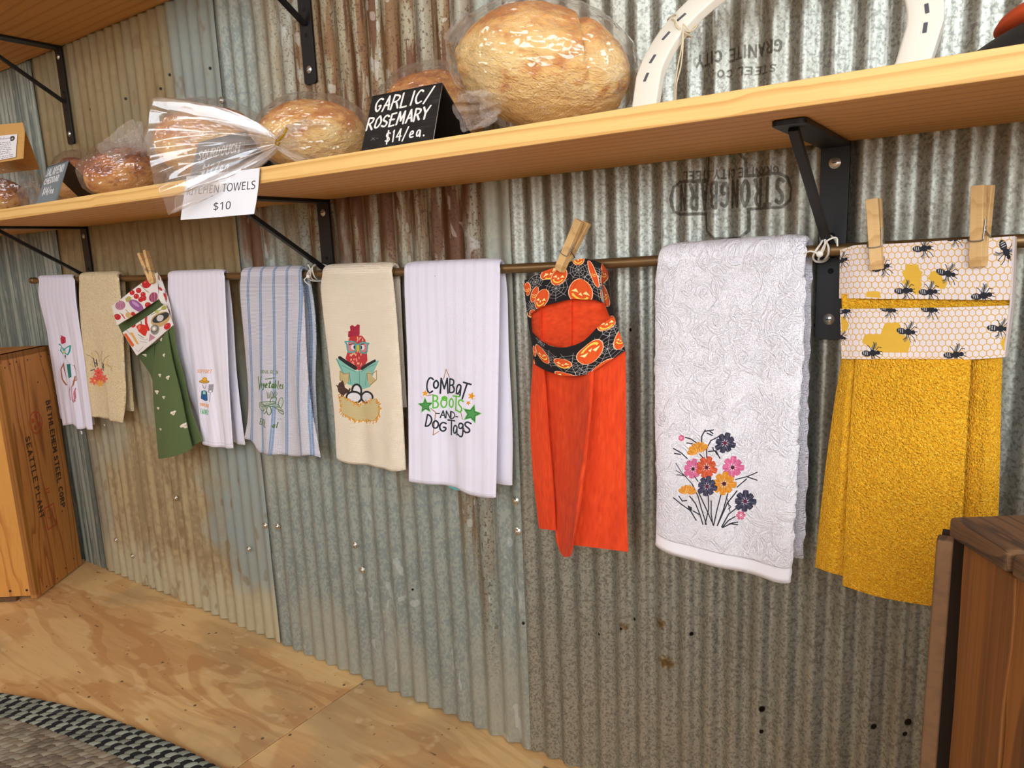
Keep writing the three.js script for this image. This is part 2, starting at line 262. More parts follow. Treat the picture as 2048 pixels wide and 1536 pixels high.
function dusty(x, y) { // tan, dust-stained sheet with a blue-grey patch low on its right
  const s = fbm(x * 170, y * 110, 3), big = fbm(x * 8 + 4, y * 4, 3), st = fbm(x * 120, y * 4 + 9, 3);
  let c = mixc([176, 156, 116], [146, 126, 92], ss(.35, .68, st * .6 + s * .4));
  c = mixc(c, [160, 160, 146], ss(.52, .72, big) * .55);
  c = mixc(c, [134, 112, 72], ss(.5, .8, y) * .6);
  const e = -1.36 + (fbm(y * 9, x * 5 + 4, 3) - .5) * .22 + ss(.62, .42, y) * -.04;
  const rid = Math.floor((x + 1.8475) / .0318 + .75), ro = (HASH[300 + rid + 60] - .5) * .12;
  const blue = ss(e, e + .09, x) * (.55 + .45 * vn(x * 40, y * 14)) * ss(.72, .5, y + ro + (fbm(x * 14, y * 14, 2) - .5) * .2);
  const hi = ss(-1.33, -1.28, x) * ss(.8, .95, y);
  c = mixc(c, mixc([134, 150, 154], [152, 164, 160], s), clamp(blue * .8 + hi * .75) * ss(.10, .16, y + ro * .5 + (fbm(x * 20, y * 16, 2) - .5) * .12 + (x + 1.25) * .3));
  const bot = ss(.13, .06, y + (vn(x * 60, 9) - .5) * .05); c = mixc(c, [188, 180, 150], bot * .7);
  const spot = ss(.7, .8, fbm(x * 60 + 3, y * 22, 3)); c = mixc(c, [122, 94, 60], spot * .4);
  return mixc(c, [20, 16, 12], holeAt(x, y));
}
function greyStreak(x, y) { // grey-green streaked sheet at the far left
  const s = fbm(x * 190, y * 3, 3), t = fbm(x * 420, y * 40, 2);
  let c = mixc([150, 154, 140], [104, 110, 102], ss(.38, .62, s)); c = mixc(c, [176, 172, 150], ss(.58, .75, t) * .4);
  return c;
}
const metal = (map, rough, metalness, bump) => new THREE.MeshStandardMaterial({ map, roughness: rough, metalness, ...(bump ? { bumpMap: map, bumpScale: bump } : {}) });
const bareMat = metal(sheetTex(SEAM_A - .01, .1, 1536, 2048, bareColor), .42, .75, .0001);
const weatheredMat = metal(sheetTex(SEAM_B - .01, SEAM_A, 1536, 2048, weathered), .55, .35, .0002);
const dustyMat = metal(sheetTex(SEAM_C, SEAM_B, 1280, 2048, dusty), .65, .2);
const greyMat = metal(sheetTex(-2.5, SEAM_C, 1024, 1024, greyStreak), .6, .3);
const AMP = .0038;
corrugated(SEAM_A - .01, .1, .002, SH, 0, .0304, -.5335, AMP, bareMat, 3);
corrugated(SEAM_B - .01, SEAM_A, .003, SH, .0016, PM, -1.156, AMP, weatheredMat, 11);
corrugated(SEAM_C, SEAM_B, .002, SH, .0008, .0318, -1.8475, AMP, dustyMat, 19);
corrugated(-2.5, SEAM_C + .004, .002, SH, 0, .0215, -2.4, AMP * .75, greyMat, 27);
corrugated(.085, RX1, .002, SH, .0014, .0304, .1, AMP, greyMat, 31);
corrugated(RX0, -2.495, .002, SH, .001, .0304, -2.5, AMP, dustyMat, 33);
corrugated(RX0, RX1, SH - .02, RY, .002, .0308, 0, AMP, weatheredMat, 41);
{ // roofing screws
  const head = mergeGeometries([lathe([[0, .0042], [.0022, .004], [.0034, .003], [.0036, .0012], [.0062, .001], [.0064, 0]], 14)]); head.rotateX(Math.PI / 2);
  const sm = std(0xd8d8d0, .25, { metalness: .9 });
  for (const [px, py] of [[531, 1051], [555, 1053], [710, 1090], [352, 996], [232, 1080], [265, 1112], [168, 1124], [443, 201], [1031, 1002], [1035, 1063], [725, 1140], [498, 1098]]) { const p = at(px, py, .005); const m = local(wall, 'screw', head, sm); m.position.copy(p); }
}
// ───────────────────────── shelves and brackets ─────────────────────────
const SB = .8514, ST = .8705, SD = .2376;
function board(name, label, x0, x1, y0, y1, z0, z1, edgeM, underM) {
  const g = uvBox(box(x0, x1, y0, y1, z0, z1, .0012), 1, 4, .11); const n = g.attributes.normal, p = g.attributes.position;
  const A = [], B = []; for (let i = 0; i < p.count; i += 3) (n.getZ(i) + n.getZ(i + 1) + n.getZ(i + 2) > 1.5 ? A : B).push(i, i + 1, i + 2);
  g.setIndex([...A, ...B]); g.clearGroups(); g.addGroup(0, A.length, 0); g.addGroup(A.length, B.length, 1);
  const t = new THREE.Mesh(g, [edgeM, underM]); t.name = numbered(name); t.castShadow = t.receiveShadow = true; scene.add(t); return tag(t, label, 'shelf');
}
board('wall_shelf', 'long pale pine board shelf carrying the bagged bread above the towels', -2.45, 1.2, SB, ST, .0045, SD, shelfEdgeMat, shelfUnderMat);
board('wall_shelf', 'upper wooden shelf in the top left corner, seen only from below', -2.45, -.72, 1.2275, 1.2466, .0045, SD, shelfEdgeMat, shelfUnderMat);
const blackSteel = std(0x0d0d0e, .48, { metalness: .1 }), zinc = std(0xd9d9d4, .28, { metalness: .9 });
function strap(pts, w, t, up) { // flat bar along a line of points; up is the direction of its width
  const P = [], I = [], U = []; const n = pts.length; const wv = new THREE.Vector3(...up).multiplyScalar(w / 2);
  for (let i = 0; i < n; i++) {
    const p = new THREE.Vector3(...pts[i]), a = new THREE.Vector3(...pts[Math.max(0, i - 1)]), b = new THREE.Vector3(...pts[Math.min(n - 1, i + 1)]);
    const d = b.sub(a).normalize(), nn = new THREE.Vector3().crossVectors(d, wv).normalize().multiplyScalar(t / 2);
    for (const [sw, sn] of [[-1, -1], [1, -1], [1, 1], [-1, 1]]) { P.push(p.x + wv.x * sw + nn.x * sn, p.y + wv.y * sw + nn.y * sn, p.z + wv.z * sw + nn.z * sn); U.push(0, 0); }
  }
  for (let i = 0; i + 1 < n; i++) for (let k = 0; k < 4; k++) { const a = i * 4 + k, b = i * 4 + (k + 1) % 4; I.push(a, b, a + 4, b, b + 4, a + 4); }
  I.push(0, 2, 1, 0, 3, 2); const e = (n - 1) * 4; I.push(e, e + 1, e + 2, e, e + 2, e + 3);
  const g = new THREE.BufferGeometry(); g.setAttribute('position', new THREE.Float32BufferAttribute(P, 3)); g.setAttribute('uv', new THREE.Float32BufferAttribute(U, 2)); g.setIndex(I);
  return toCreasedNormals(g, .6);
}
function flatBar(w, l, t, r) { // bar with rounded free end, in x (width) and y (length, downwards), lying on z 0..t
  const s = new THREE.Shape(); s.moveTo(-w / 2, 0); s.lineTo(w / 2, 0); s.lineTo(w / 2, -l + r); s.quadraticCurveTo(w / 2, -l, w / 2 - r, -l); s.lineTo(-w / 2 + r, -l); s.quadraticCurveTo(-w / 2, -l, -w / 2, -l + r); s.closePath();
  return new THREE.ExtrudeGeometry(s, { depth: t - .0008, bevelEnabled: true, bevelThickness: .0004, bevelSize: .0004, bevelSegments: 2, curveSegments: 8 });
}
function makeBracket() {
  const g = new THREE.Group(), W = .0265, L = .199, D = .19, T = .0042;
  const leg = local(g, 'wall_leg', flatBar(W, L, T, .006), blackSteel);
  const arm = flatBar(W, D, T, .006); arm.rotateX(-Math.PI / 2); arm.translate(0, -T - .0002, 0); // runs towards +z under the shelf
  local(g, 'shelf_arm', arm, blackSteel);
  const brace = strap([[0, -.112, T + .001], [0, -.109, T + .006], [0, -.010, .166], [0, -.0055, .172]], .0078, .0062, [1, 0, 0]);
  local(g, 'brace', brace, blackSteel);
  const gus = strap([[0, -.0045, .05], [0, -.0045, .17]], .004, .004, [1, 0, 0]); void gus;
  const sc = mergeGeometries([lathe([[0, .0026], [.0026, .0022], [.0046, .0008], [.0058, 0]], 16)]); sc.rotateX(Math.PI / 2);
  for (const y of [-.02, -.178]) { const s = local(leg, 'screw', sc, zinc); s.position.set(0, y, T); const slot = local(s, 'screw_slot', box(-.0022, .0022, -.0005, .0005, .0022, .0028), blackSteel); void slot; }
  for (const y of [-.092, -.128]) { const hgeo = lathe([[0, .0004], [.0028, .0003], [.003, 0]], 14); hgeo.rotateX(Math.PI / 2); const s = local(leg, 'screw_hole', hgeo, std(0x050505, .9)); s.position.set(0, y, T); }
  const sa = lathe([[0, .0024], [.003, .0018], [.0042, 0]], 14); sa.rotateX(Math.PI); const s2 = local(g, 'screw', sa, zinc); s2.position.set(-.002, -T - .0004, .158);
  return shade(g);
}
const bracketProto = makeBracket();
function bracket(x, y, label) { const b = bracketProto.clone(); b.name = numbered('shelf_bracket'); b.position.set(x, y, .0042); scene.add(tag(b, label, 'bracket', 'black steel shelf brackets')); return b; }
const BX = [-.156, -.9225, -1.7155];
bracket(BX[0], SB, 'black steel shelf bracket between the thick white towel and the bee towel');
bracket(BX[1], SB, 'black steel shelf bracket behind the blue striped and the cream hen towel');
bracket(BX[2], SB, 'black steel shelf bracket above the beige towel near the left end of the rod');
bracket(BX[2] + .002, 1.2275, 'black steel bracket under the upper shelf in the top left corner');
bracket(BX[1] - .004, 1.2275, 'black steel bracket cut off by the top edge of the picture');
bracket(.62, SB, 'black steel shelf bracket beyond the right edge of the picture');

// ───────────────────────── rod ─────────────────────────
const RZR = .034, RR = .0062;
const rodPts = [[-1.934, .7368], [-1.5487, .7358], [-.9215, .7345], [-.523, .7355], [-.3755, .7388], [-.1575, .7448], [.35, .752]].map(([x, y]) => new THREE.Vector3(x, y, RZR));
const rodCurve = new THREE.CatmullRomCurve3(rodPts);
function rodY(x) { for (let i = 0; i + 1 < rodPts.length; i++) if (x <= rodPts[i + 1].x || i + 2 === rodPts.length) { const a = rodPts[i], b = rodPts[i + 1]; return mix(a.y, b.y, (x - a.x) / (b.x - a.x)); } }
{
  const brass = std(0x8a6f4a, .38, { metalness: .75 });
  const t = thing('towel_rod', 'thin bronze rod tied along under the shelf, holding all the towels', 'rod', [-1.934, .7368, RZR]);
  part(t, 'shaft', new THREE.TubeGeometry(rodCurve, 80, RR, 14), brass);
  const f = lathe([[0, .012], [.005, .011], [.0075, .007], [.0075, .003], [.005, .001], [.0062, -.002], [.0062, -.006], [.0078, -.007], [.0078, -.010], [.0062, -.011]], 20); f.rotateZ(Math.PI / 2); f.translate(-1.938, .7368, RZR); part(t, 'finial', f, brass);
  for (const x of [-1.72, -.66]) { const c = new THREE.CylinderGeometry(.0068, .0068, .02, 16); c.rotateZ(Math.PI / 2); c.translate(x, rodY(x), RZR); void c; }
}
const stringMat = std(0xe9e6dc, .9);
function tie(x, label, extra) {
  const y = rodY(x), t = thing('string_tie', label, 'string', [x, y, RZR], null), r = rng(Math.round(x * -1000) + 5);
  for (let k = 0; k < 3; k++) {
    const pts = []; for (let i = 0; i < 12; i++) { const a = i / 12 * Math.PI * 2; pts.push([x + (k - 1) * .0035 + .004 * Math.sin(a * 2 + k) - .004, y + .0125 * Math.sin(a) + .001 + k * .0012, RZR - .0085 + .0215 * Math.cos(a) * (1 - .06 * k)]); }
    part(t, 'loop', tube(pts, .0011, 60, 6, true), stringMat);
  }
  part(t, 'knot', new THREE.IcosahedronGeometry(.0034, 2).translate(x - .004, y - .003, RZR + .0142), stringMat);
  for (const e of extra) part(t, 'loose_end', tube([[x - .004, y - .003, RZR + .015], ...e.map(([dx, dy, dz]) => [x + dx, y + dy, RZR + dz])], .0009, 24, 6), stringMat);
}
tie(BX[0] + .001, 'white string tying the rod to the bracket beside the bee towel', [[[.004, .010, .018], [.011, .012, .016], [.012, .004, .014]], [[-.012, .0, .018], [-.02, -.003, .014], [-.024, -.006, .01]]]);
tie(BX[1] + .003, 'white string tying the rod to the bracket beside the cream hen towel', [[[-.01, -.008, .018], [-.006, -.014, .016], [.001, -.018, .016]], [[.004, .008, .016], [.001, .016, .017]]]);

// ───────────────────────── cloth ─────────────────────────
const waffleBump = pixelTex(64, 64, (x, y) => { const a = Math.abs(Math.sin(x / 64 * Math.PI * 2)), b = Math.abs(Math.sin(y / 64 * Math.PI * 2)); const v = 255 * Math.max(a, b) ** 2; return [v, v, v]; }, false);
const terryBump = pixelTex(256, 256, (x, y) => { const v = 255 * (vn(x * .125, y * .125) * .6 + vn(x * .25 + 7, y * .25) * .4); return [v, v, v]; }, false);
const weaveBump = pixelTex(64, 64, (x, y) => { const v = 128 + 60 * Math.sin(x / 64 * Math.PI * 16) * Math.sin(y / 64 * Math.PI * 16) + 50 * (vn(x * .5, y * .1) - .5); return [v, v, v]; }, false);
function rep(t, x, y) { const c = t.clone(); c.repeat.set(x, y); c.needsUpdate = true; return c; }
const clothMat = (o) => new THREE.MeshPhysicalMaterial({ roughness: .95, metalness: 0, sheen: .25, sheenRoughness: .8, sheenColor: new THREE.Color(1, 1, 1), side: THREE.DoubleSide, ...o });
function polyAt(pts, n) { // n + 1 evenly spaced points along a smooth line
  const c = new THREE.CatmullRomCurve3(pts, false, 'centripetal'); return pts.length === 2 ? Array.from({ length: n + 1 }, (_, i) => pts[0].clone().lerp(pts[1], i / n)) : c.getSpacedPoints(n);
}
// A towel hung over the rod. L, R: its front edges from the top down; bottom: hem from left to right; back: the right edge of the rear half.
function towel(name, label, o) {
  const zf = o.zf || RZR + RR + .004, t = o.t || .006, zb = RZR - RR - t / 2 - .001, NF = 60, NA = 12, NB = 36, K = 40;
  const R0 = RR + t / 2, zc = RZR + R0;
  const lw = o.L.map(([x, y]) => at(x, y, zf)), rw = o.R.map(([x, y]) => at(x, y, zf));
  lw[0].y = rodY(lw[0].x); rw[0].y = rodY(rw[0].x);
  const L = polyAt(lw, NF), R = polyAt(rw, NF);
  const bot = o.bottom ? polyAt(o.bottom.map(([x, y]) => at(x, y, zf)), 60) : null;
  const hem = (u) => { if (!bot) return 0; const x = mix(L[NF].x, R[NF].x, u); let y = bot[0].y; for (let i = 0; i < 60; i++) if (bot[i].x <= x && bot[i + 1].x >= x) { y = mix(bot[i].y, bot[i + 1].y, (x - bot[i].x) / (bot[i + 1].x - bot[i].x + 1e-9)); break; } else if (x > bot[60].x) y = bot[60].y; return y - mix(L[NF].y, R[NF].y, u); };
  const br = (o.back || [[0, 0]]).map(([x, y]) => at(x, y, zb)); if (o.back) br[0].y = rodY(br[0].x);
  const RB = o.back ? polyAt(br, NB) : null, width = rw[0].x - lw[0].x;
  const wav = o.wave || 0, wf = o.wf || 60, r = rng(o.seed || 1), ph = r() * 6, ph2 = r() * 6;
  const rows = []; // {a, b, n(y,z), dz}
  for (let i = 0; i <= NF; i++) { const k = NF - i; rows.push({ a: L[k], b: R[k], z: zc, ny: 0, nz: 1, s: (1 - k / NF) * .965, fr: k / NF }); }
  for (let i = 1; i < NA; i++) { const th = i / NA * Math.PI, e = i / NA, xa = mix(L[0].x, RB ? RB[0].x - width * .985 : L[0].x, e), xb = mix(R[0].x, RB ? RB[0].x : R[0].x, e); rows.push({ a: new THREE.Vector3(xa, rodY(xa) + R0 * Math.sin(th), 0), b: new THREE.Vector3(xb, rodY(xb) + R0 * Math.sin(th), 0), z: RZR + R0 * Math.cos(th), ny: Math.sin(th), nz: Math.cos(th), s: .965 + .035 * Math.min(1, i / (NA / 2)), arc: 1, fr: 0 }); }
  for (let i = 0; i <= NB; i++) { const p = RB ? RB[i] : new THREE.Vector3(mix(R[0].x, R[NF].x, i / NB), mix(R[0].y, R[NF].y + .02, i / NB), 0); const bw = o.backWidth || width * .985; rows.push({ a: new THREE.Vector3(p.x - bw, p.y, 0), b: p, z: RZR - R0, ny: 0, nz: -1, s: 1.26 + i / NB, fr: -i / NB }); }
  const P = [], U = [], cols = K + 1;
  const uOf = (i) => { const q = i / K; return q < .08 ? q * .25 : q > .92 ? 1 - (1 - q) * .25 : mix(.02, .98, (q - .08) / .84); };
  const put = (side) => rows.forEach((w) => {
    for (let i = 0; i <= K; i++) {
      const u = uOf(i), e = 1 - Math.pow(Math.abs(2 * u - 1), 10), hh = t / 2 * Math.sqrt(Math.max(0, e)) * side;
      const x = mix(w.a.x, w.b.x, u), f = Math.max(0, w.fr), bk = Math.max(0, -w.fr);
      const y = mix(w.a.y, w.b.y, u) + hem(u) * f ** 4, amp = wav * (f || bk) ** 1.2;
      let dz = amp * (Math.sin(x * wf + ph) + .5 * Math.sin(x * wf * 2.3 + ph2 + f)); if (o.relief) dz += o.relief(u, w.s) * (f > 0 ? 1 : 0);
      if (f) dz = Math.max(dz, -.004) + (o.swing || 0) * f; else if (bk) dz = clamp(dz, -.003, .004) - (o.backIn === undefined ? .004 : o.backIn) * bk * .5;
      const rough = o.edge && (i === 0 || i === K) ? (vn(w.s * 90 + (i ? 9 : 0), 3) - .5) * o.edge : 0;
      P.push(x + rough, y + w.ny * hh, w.z + dz + w.nz * hh); U.push(u, w.s);
    }
  });
  put(1); put(-1);
  const RW = rows.length, O = RW * cols, A = [], B = [];
  for (let j = 0; j + 1 < RW; j++) for (let i = 0; i < K; i++) { const a = j * cols + i; (j < NF + NA / 2 ? A : B).push(a, a + 1, a + cols + 1, a, a + cols + 1, a + cols); const q = O + a; B.push(q, q + cols + 1, q + 1, q, q + cols, q + cols + 1); }
  for (const j of [0, RW - 1]) for (let i = 0; i < K; i++) { const a = j * cols + i, q = O + a; j ? B.push(a, a + 1, q + 1, a, q + 1, q) : B.push(a, q + 1, a + 1, a, q, q + 1); }
  const g = new THREE.BufferGeometry(); g.setAttribute('position', new THREE.Float32BufferAttribute(P, 3)); g.setAttribute('uv', new THREE.Float32BufferAttribute(U, 2)); g.setIndex([...A, ...B]); g.computeVertexNormals();
  g.addGroup(0, A.length, 0); g.addGroup(A.length, B.length, 1);
  // where a measured point of the front lies on the cloth (u, v)
  const inv = (px, py) => { const p = at(px, py, zf); let lo = 0, hi = NF; const f = (s) => { const i = Math.min(NF - 1, Math.floor(s)), e = s - i, a = L[i].clone().lerp(L[i + 1], e), b = R[i].clone().lerp(R[i + 1], e); return [(b.x - a.x) * (p.y - a.y) - (b.y - a.y) * (p.x - a.x), (p.x - a.x) / (b.x - a.x)]; }; for (let k = 0; k < 40; k++) { const m = (lo + hi) / 2; f(m)[0] < 0 ? (lo = m) : (hi = m); } const s = (lo + hi) / 2; return [f(s)[1], (1 - s / NF) * .965]; };
  const W = o.tw || 512, H = o.th || 1024;
  const front = o.mat(canvasTex(W, H, (c) => {
    c.fillStyle = o.base; c.fillRect(0, 0, W, H); if (o.ground) o.ground(c, W, H);
    if (o.art) { const [cx, cy, sc, fx, fy] = o.artFrame, q = (x, y) => { const [u, v] = inv(cx + x / sc, cy + y / sc); return [u * W, (1 - v) * H]; }; const p0 = q(fx, fy), px = q(fx + 80, fy), py = q(fx, fy + 80), a = (px[0] - p0[0]) / 80, b = (px[1] - p0[1]) / 80, d = (py[0] - p0[0]) / 80, e = (py[1] - p0[1]) / 80; c.setTransform(a, b, d, e, p0[0] - a * fx - d * fy, p0[1] - b * fx - e * fy); o.art(c); c.setTransform(1, 0, 0, 1, 0, 0); }
  }), W, H);
  const back = o.matBack ? o.matBack() : o.mat(canvasTex(64, 64, (c) => { c.fillStyle = o.base; c.fillRect(0, 0, 64, 64); }), W, H);
  const base = new THREE.Vector3((L[NF].x + R[NF].x) / 2, Math.min(L[NF].y, R[NF].y), RZR);
  const th = thing(name, label, o.category || 'towel', base, o.group);
  const m = part(th, 'cloth', g, [front, back]); void m; th.userData.inv = inv; return th;
}
// A sheet of cloth lofted through measured columns (each a list of [px, py, z] from the top down).
function loft(cols, o = {}) {
  const NV = o.nv || 40, sub = o.sub || 6, C = cols.map((c) => polyAt(c.map(([x, y, z]) => at(x, y, z)), NV));
  const grid = []; const n = C.length; const US = [];
  let len = [0]; for (let i = 1; i < n; i++) len.push(len[i - 1] + C[i][NV >> 1].distanceTo(C[i - 1][NV >> 1]));
  for (let i = 0; i < n; i++) {
    const last = i === n - 1, k = last ? 1 : sub;
    for (let q = 0; q < k; q++) { const e = q / sub; const col = []; for (let j = 0; j <= NV; j++) { let p; if (o.smooth && !last) { const a = C[Math.max(0, i - 1)][j], b = C[i][j], c = C[i + 1][j], d = C[Math.min(n - 1, i + 2)][j]; const e2 = e * e, e3 = e2 * e; p = new THREE.Vector3(); for (const ax of ['x', 'y', 'z']) p[ax] = .5 * (2 * b[ax] + (c[ax] - a[ax]) * e + (2 * a[ax] - 5 * b[ax] + 4 * c[ax] - d[ax]) * e2 + (3 * b[ax] - a[ax] - 3 * c[ax] + d[ax]) * e3); } else p = last ? C[i][j].clone() : C[i][j].clone().lerp(C[i + 1][j], e); col.push(p); } grid.push(col); US.push(last ? 1 : mix(len[i], len[i + 1], e) / len[n - 1]); }
  }
  const GN = grid.length, P = [], U = [], I = [], th = o.t || .0016, S = NV + 1;
  const nrm = (i, j) => { const a = grid[Math.min(GN - 1, i + 1)][j].clone().sub(grid[Math.max(0, i - 1)][j]), b = grid[i][Math.max(0, j - 1)].clone().sub(grid[i][Math.min(NV, j + 1)]); const q = a.cross(b).normalize(); return q.lengthSq() < .5 ? new THREE.Vector3(0, 0, 1) : q; };
  for (const s of [0, 1]) for (let i = 0; i < GN; i++) for (let j = 0; j <= NV; j++) { const p = grid[i][j].clone(); if (s) p.addScaledVector(nrm(i, j), -th); P.push(p.x, p.y, p.z); U.push(US[i], 1 - j / NV); }
  const O = GN * S, q4 = (a, b, c, d) => I.push(a, b, c, a, c, d);
  for (let i = 0; i + 1 < GN; i++) for (let j = 0; j < NV; j++) { const a = i * S + j, b = a + S; q4(a, a + 1, b + 1, b); q4(O + a, O + b, O + b + 1, O + a + 1); }
  for (let i = 0; i + 1 < GN; i++) { const a = i * S, b = a + S; q4(a, b, O + b, O + a); q4(a + NV, O + a + NV, O + b + NV, b + NV); }
  for (let j = 0; j < NV; j++) { q4(j, O + j, O + j + 1, j + 1); const a = (GN - 1) * S + j; q4(a, a + 1, O + a + 1, O + a); }
  const g = new THREE.BufferGeometry(); g.setAttribute('position', new THREE.Float32BufferAttribute(P, 3)); g.setAttribute('uv', new THREE.Float32BufferAttribute(U, 2)); g.setIndex(I);
  const out = toCreasedNormals(g, o.crease || .9);
  out.userData.inv = (px, py) => { // nearest cell of the front, by its measured place
    let best = null; const v = new THREE.Vector3(); const seen = (p) => { v.copy(p).project(camera); return [(v.x + 1) * 1024, (1 - v.y) * 768]; };
    for (let i = 0; i < GN; i++) for (let j = 0; j <= NV; j++) { const [x, y] = seen(grid[i][j]); const d = Math.hypot(x - px, y - py); if (!best || d < best[0]) best = [d, i, j, x, y]; }
    return [US[best[1]], 1 - best[2] / NV];
  };
  return out;
}
const q01 = (v) => v;
// printed cloth: art is drawn in the coordinates of a measured crop, tied to the cloth by three of its points
function printTex(geo, W, H, base, frame, art, ground) {
  return canvasTex(W, H, (c) => {
    c.fillStyle = base; c.fillRect(0, 0, W, H); if (ground) ground(c, W, H); if (!art) return;
    const [cx, cy, sc, pts] = frame; // least squares of four measured points
    const A = pts.map(([x, y]) => { const [u, v] = geo.userData.inv(cx + x / sc, cy + y / sc); return [x, y, u * W, (1 - v) * H]; });
    const fit = (k) => { let S = Array.from({ length: 3 }, () => [0, 0, 0, 0]); for (const p of A) { const r = [p[0], p[1], 1]; for (let i = 0; i < 3; i++) { for (let j = 0; j < 3; j++) S[i][j] += r[i] * r[j]; S[i][3] += r[i] * p[k]; } } for (let i = 0; i < 3; i++) { let m = i; for (let j = i + 1; j < 3; j++) if (Math.abs(S[j][i]) > Math.abs(S[m][i])) m = j; [S[i], S[m]] = [S[m], S[i]]; for (let j = 0; j < 3; j++) if (j !== i) { const f = S[j][i] / S[i][i]; for (let k2 = i; k2 < 4; k2++) S[j][k2] -= f * S[i][k2]; } } return [S[0][3] / S[0][0], S[1][3] / S[1][1], S[2][3] / S[2][2]]; };
    const X = fit(2), Y = fit(3); c.setTransform(X[0], Y[0], X[1], Y[1], X[2], Y[2]); art(c); c.setTransform(1, 0, 0, 1, 0, 0);
  });
}
// ───────────────────────── the plain towels over the rod ─────────────────────────
const flat = (bump, rx, ry, bs, extra) => (map) => clothMat({ map, bumpMap: rep(bump, rx, ry), bumpScale: bs, ...extra });
const ribs = (c, W, H, col, n, a) => { c.globalAlpha = a; for (let i = 0; i < n; i++) { c.fillStyle = col; c.fillRect((i + .5) / n * W, 0, W / n * .35, H); } c.globalAlpha = 1; };
const hemLine = (c, W, H, col, y = .975) => { c.fillStyle = col; c.fillRect(0, H * y, W, 3); };
const G_FLAT = 'kitchen towels hanging on the rod';

const t1 = towel('kitchen_towel', 'narrow white towel with a hen in teal glasses, leftmost on the rod', {
  L: [[77, 556], [76.6, 589], [94, 668], [112, 771], [127, 851]], R: [[148, 556], [151, 600], [163, 690], [175, 780], [185, 859]], bottom: [[127, 851], [148, 849], [163, 858], [173, 855], [185, 859]], back: [[151, 556], [166, 700], [186, 850]],
  t: .006, wave: .004, wf: 110, seed: 3, base: '#e9e5f2', mat: flat(weaveBump, 8, 16, .0004), ground: (c, W, H) => ribs(c, W, H, '#d8d4e4', 9, .35), tw: 512, th: 1024,
  artFrame: [50, 540, 4.517, 390, 900], art: (c) => {
    c.lineCap = c.lineJoin = 'round'; poly(c, '#c01f48', 325, 625, 340, 605, 336, 590, 355, 602, 378, 610, 382, 655, 345, 672, 330, 660);
    pen(c, '#1f9c96', 9); line(c, 312, 672, 330, 690, 322, 730, 345, 765, 362, 742, 360, 712, 330, 690); line(c, 410, 685, 385, 704, 368, 715, 372, 752, 400, 765, 408, 735, 410, 685); line(c, 358, 722, 370, 722);
    oval(c, '#f0d65a', 365, 742, 7, 14); poly(c, '#3a2b28', 368, 770, 382, 772, 378, 806);
    pen(c, '#9a5a30', 7); line(c, 345, 845, 332, 900, 345, 990, 368, 1046, 384, 1040, 372, 980, 350, 900, 345, 845); line(c, 440, 860, 462, 920, 466, 990, 446, 1000); line(c, 452, 960, 448, 1040, 440, 1060); pen(c, '#c9c2ce', 5); line(c, 382, 1045, 398, 1062, 446, 1050); line(c, 400, 820, 430, 860);
    poly(c, '#17756a', 388, 850, 420, 846, 436, 962, 408, 978); pen(c, '#b5586c', 5);
    for (const x of [400, 420, 446, 462]) line(c, x, 1065, x - 4, 1110, x + 8, 1180); pen(c, '#c26f78', 8); line(c, 392, 1075, 398, 1140, 410, 1180); line(c, 460, 1090, 468, 1150, 462, 1190); line(c, 440, 1110, 444, 1190);
  } });
part(t1, 'care_tag', new RoundedBoxGeometry(.006, .007, .0015, 2, .0006).translate(...at(163, 865, RZR + .012).toArray()), clothMat({ color: 0xf4f2f4 }), 'small white tag under the hem');

const terry = (sc = 1) => flat(terryBump, 3 * sc, 6 * sc, .0022);
const t2 = towel('kitchen_towel', 'beige terry towel with embroidered red flowers, second from the left', {
  L: [[151, 551], [152, 590], [157, 660], [170, 765], [180, 833]], R: [[229, 551], [233, 590], [239, 660], [242, 735], [239, 847]], bottom: [[180, 833], [196, 836], [220, 842], [239, 847]], back: [[248, 551], [252, 640], [259, 740], [266, 822]], backWidth: .05,
  t: .010, wave: .003, wf: 70, seed: 8, base: '#e6d2a8', edge: .004, mat: terry(.8), tw: 512, th: 1024, zf: RZR + RR + .013,
  ground: (c, W, H) => { const r = rng(4); for (let i = 0; i < 9000; i++) { c.fillStyle = r() > .5 ? 'rgba(236,218,178,.5)' : 'rgba(196,172,124,.45)'; c.fillRect(r() * W, r() * H, 4, 7); } },
  artFrame: [50, 540, 4.517, 660, 900], art: (c) => {
    pen(c, '#8a7d3c', 4); line(c, 545, 765, 575, 780, 600, 810); line(c, 620, 735, 645, 770, 655, 830); line(c, 745, 780, 712, 800, 700, 840); line(c, 690, 740, 680, 790, 684, 850); line(c, 730, 855, 765, 880, 768, 915); pen(c, '#d9b23c', 5); line(c, 585, 745, 600, 790, 590, 850); line(c, 660, 770, 670, 820); line(c, 740, 815, 720, 860, 750, 880); line(c, 575, 850, 600, 880);
    pen(c, '#45413c', 9); line(c, 604, 800, 612, 850, 620, 880); line(c, 628, 815, 634, 870); line(c, 612, 840, 636, 850); line(c, 690, 840, 684, 900); line(c, 704, 850, 700, 910); line(c, 684, 870, 708, 880); line(c, 580, 910, 610, 900);
    const fl = (x, y, r, col) => { for (let i = 0; i < 7; i++) { const a = i * .9; oval(c, col, x + r * .55 * Math.cos(a), y + r * .55 * Math.sin(a), r * .52, r * .26, a); } };
    fl(648, 930, 44, '#ec5a48'); fl(612, 1000, 42, '#f06a50'); fl(702, 985, 42, '#ee6248'); fl(640, 985, 36, '#e8503e'); fl(658, 1028, 32, '#f0a83a'); oval(c, '#c23a34', 645, 930, 9, 9); oval(c, '#f4cf5a', 610, 1004, 9, 9); oval(c, '#f4cf5a', 700, 985, 8, 8);
  } });

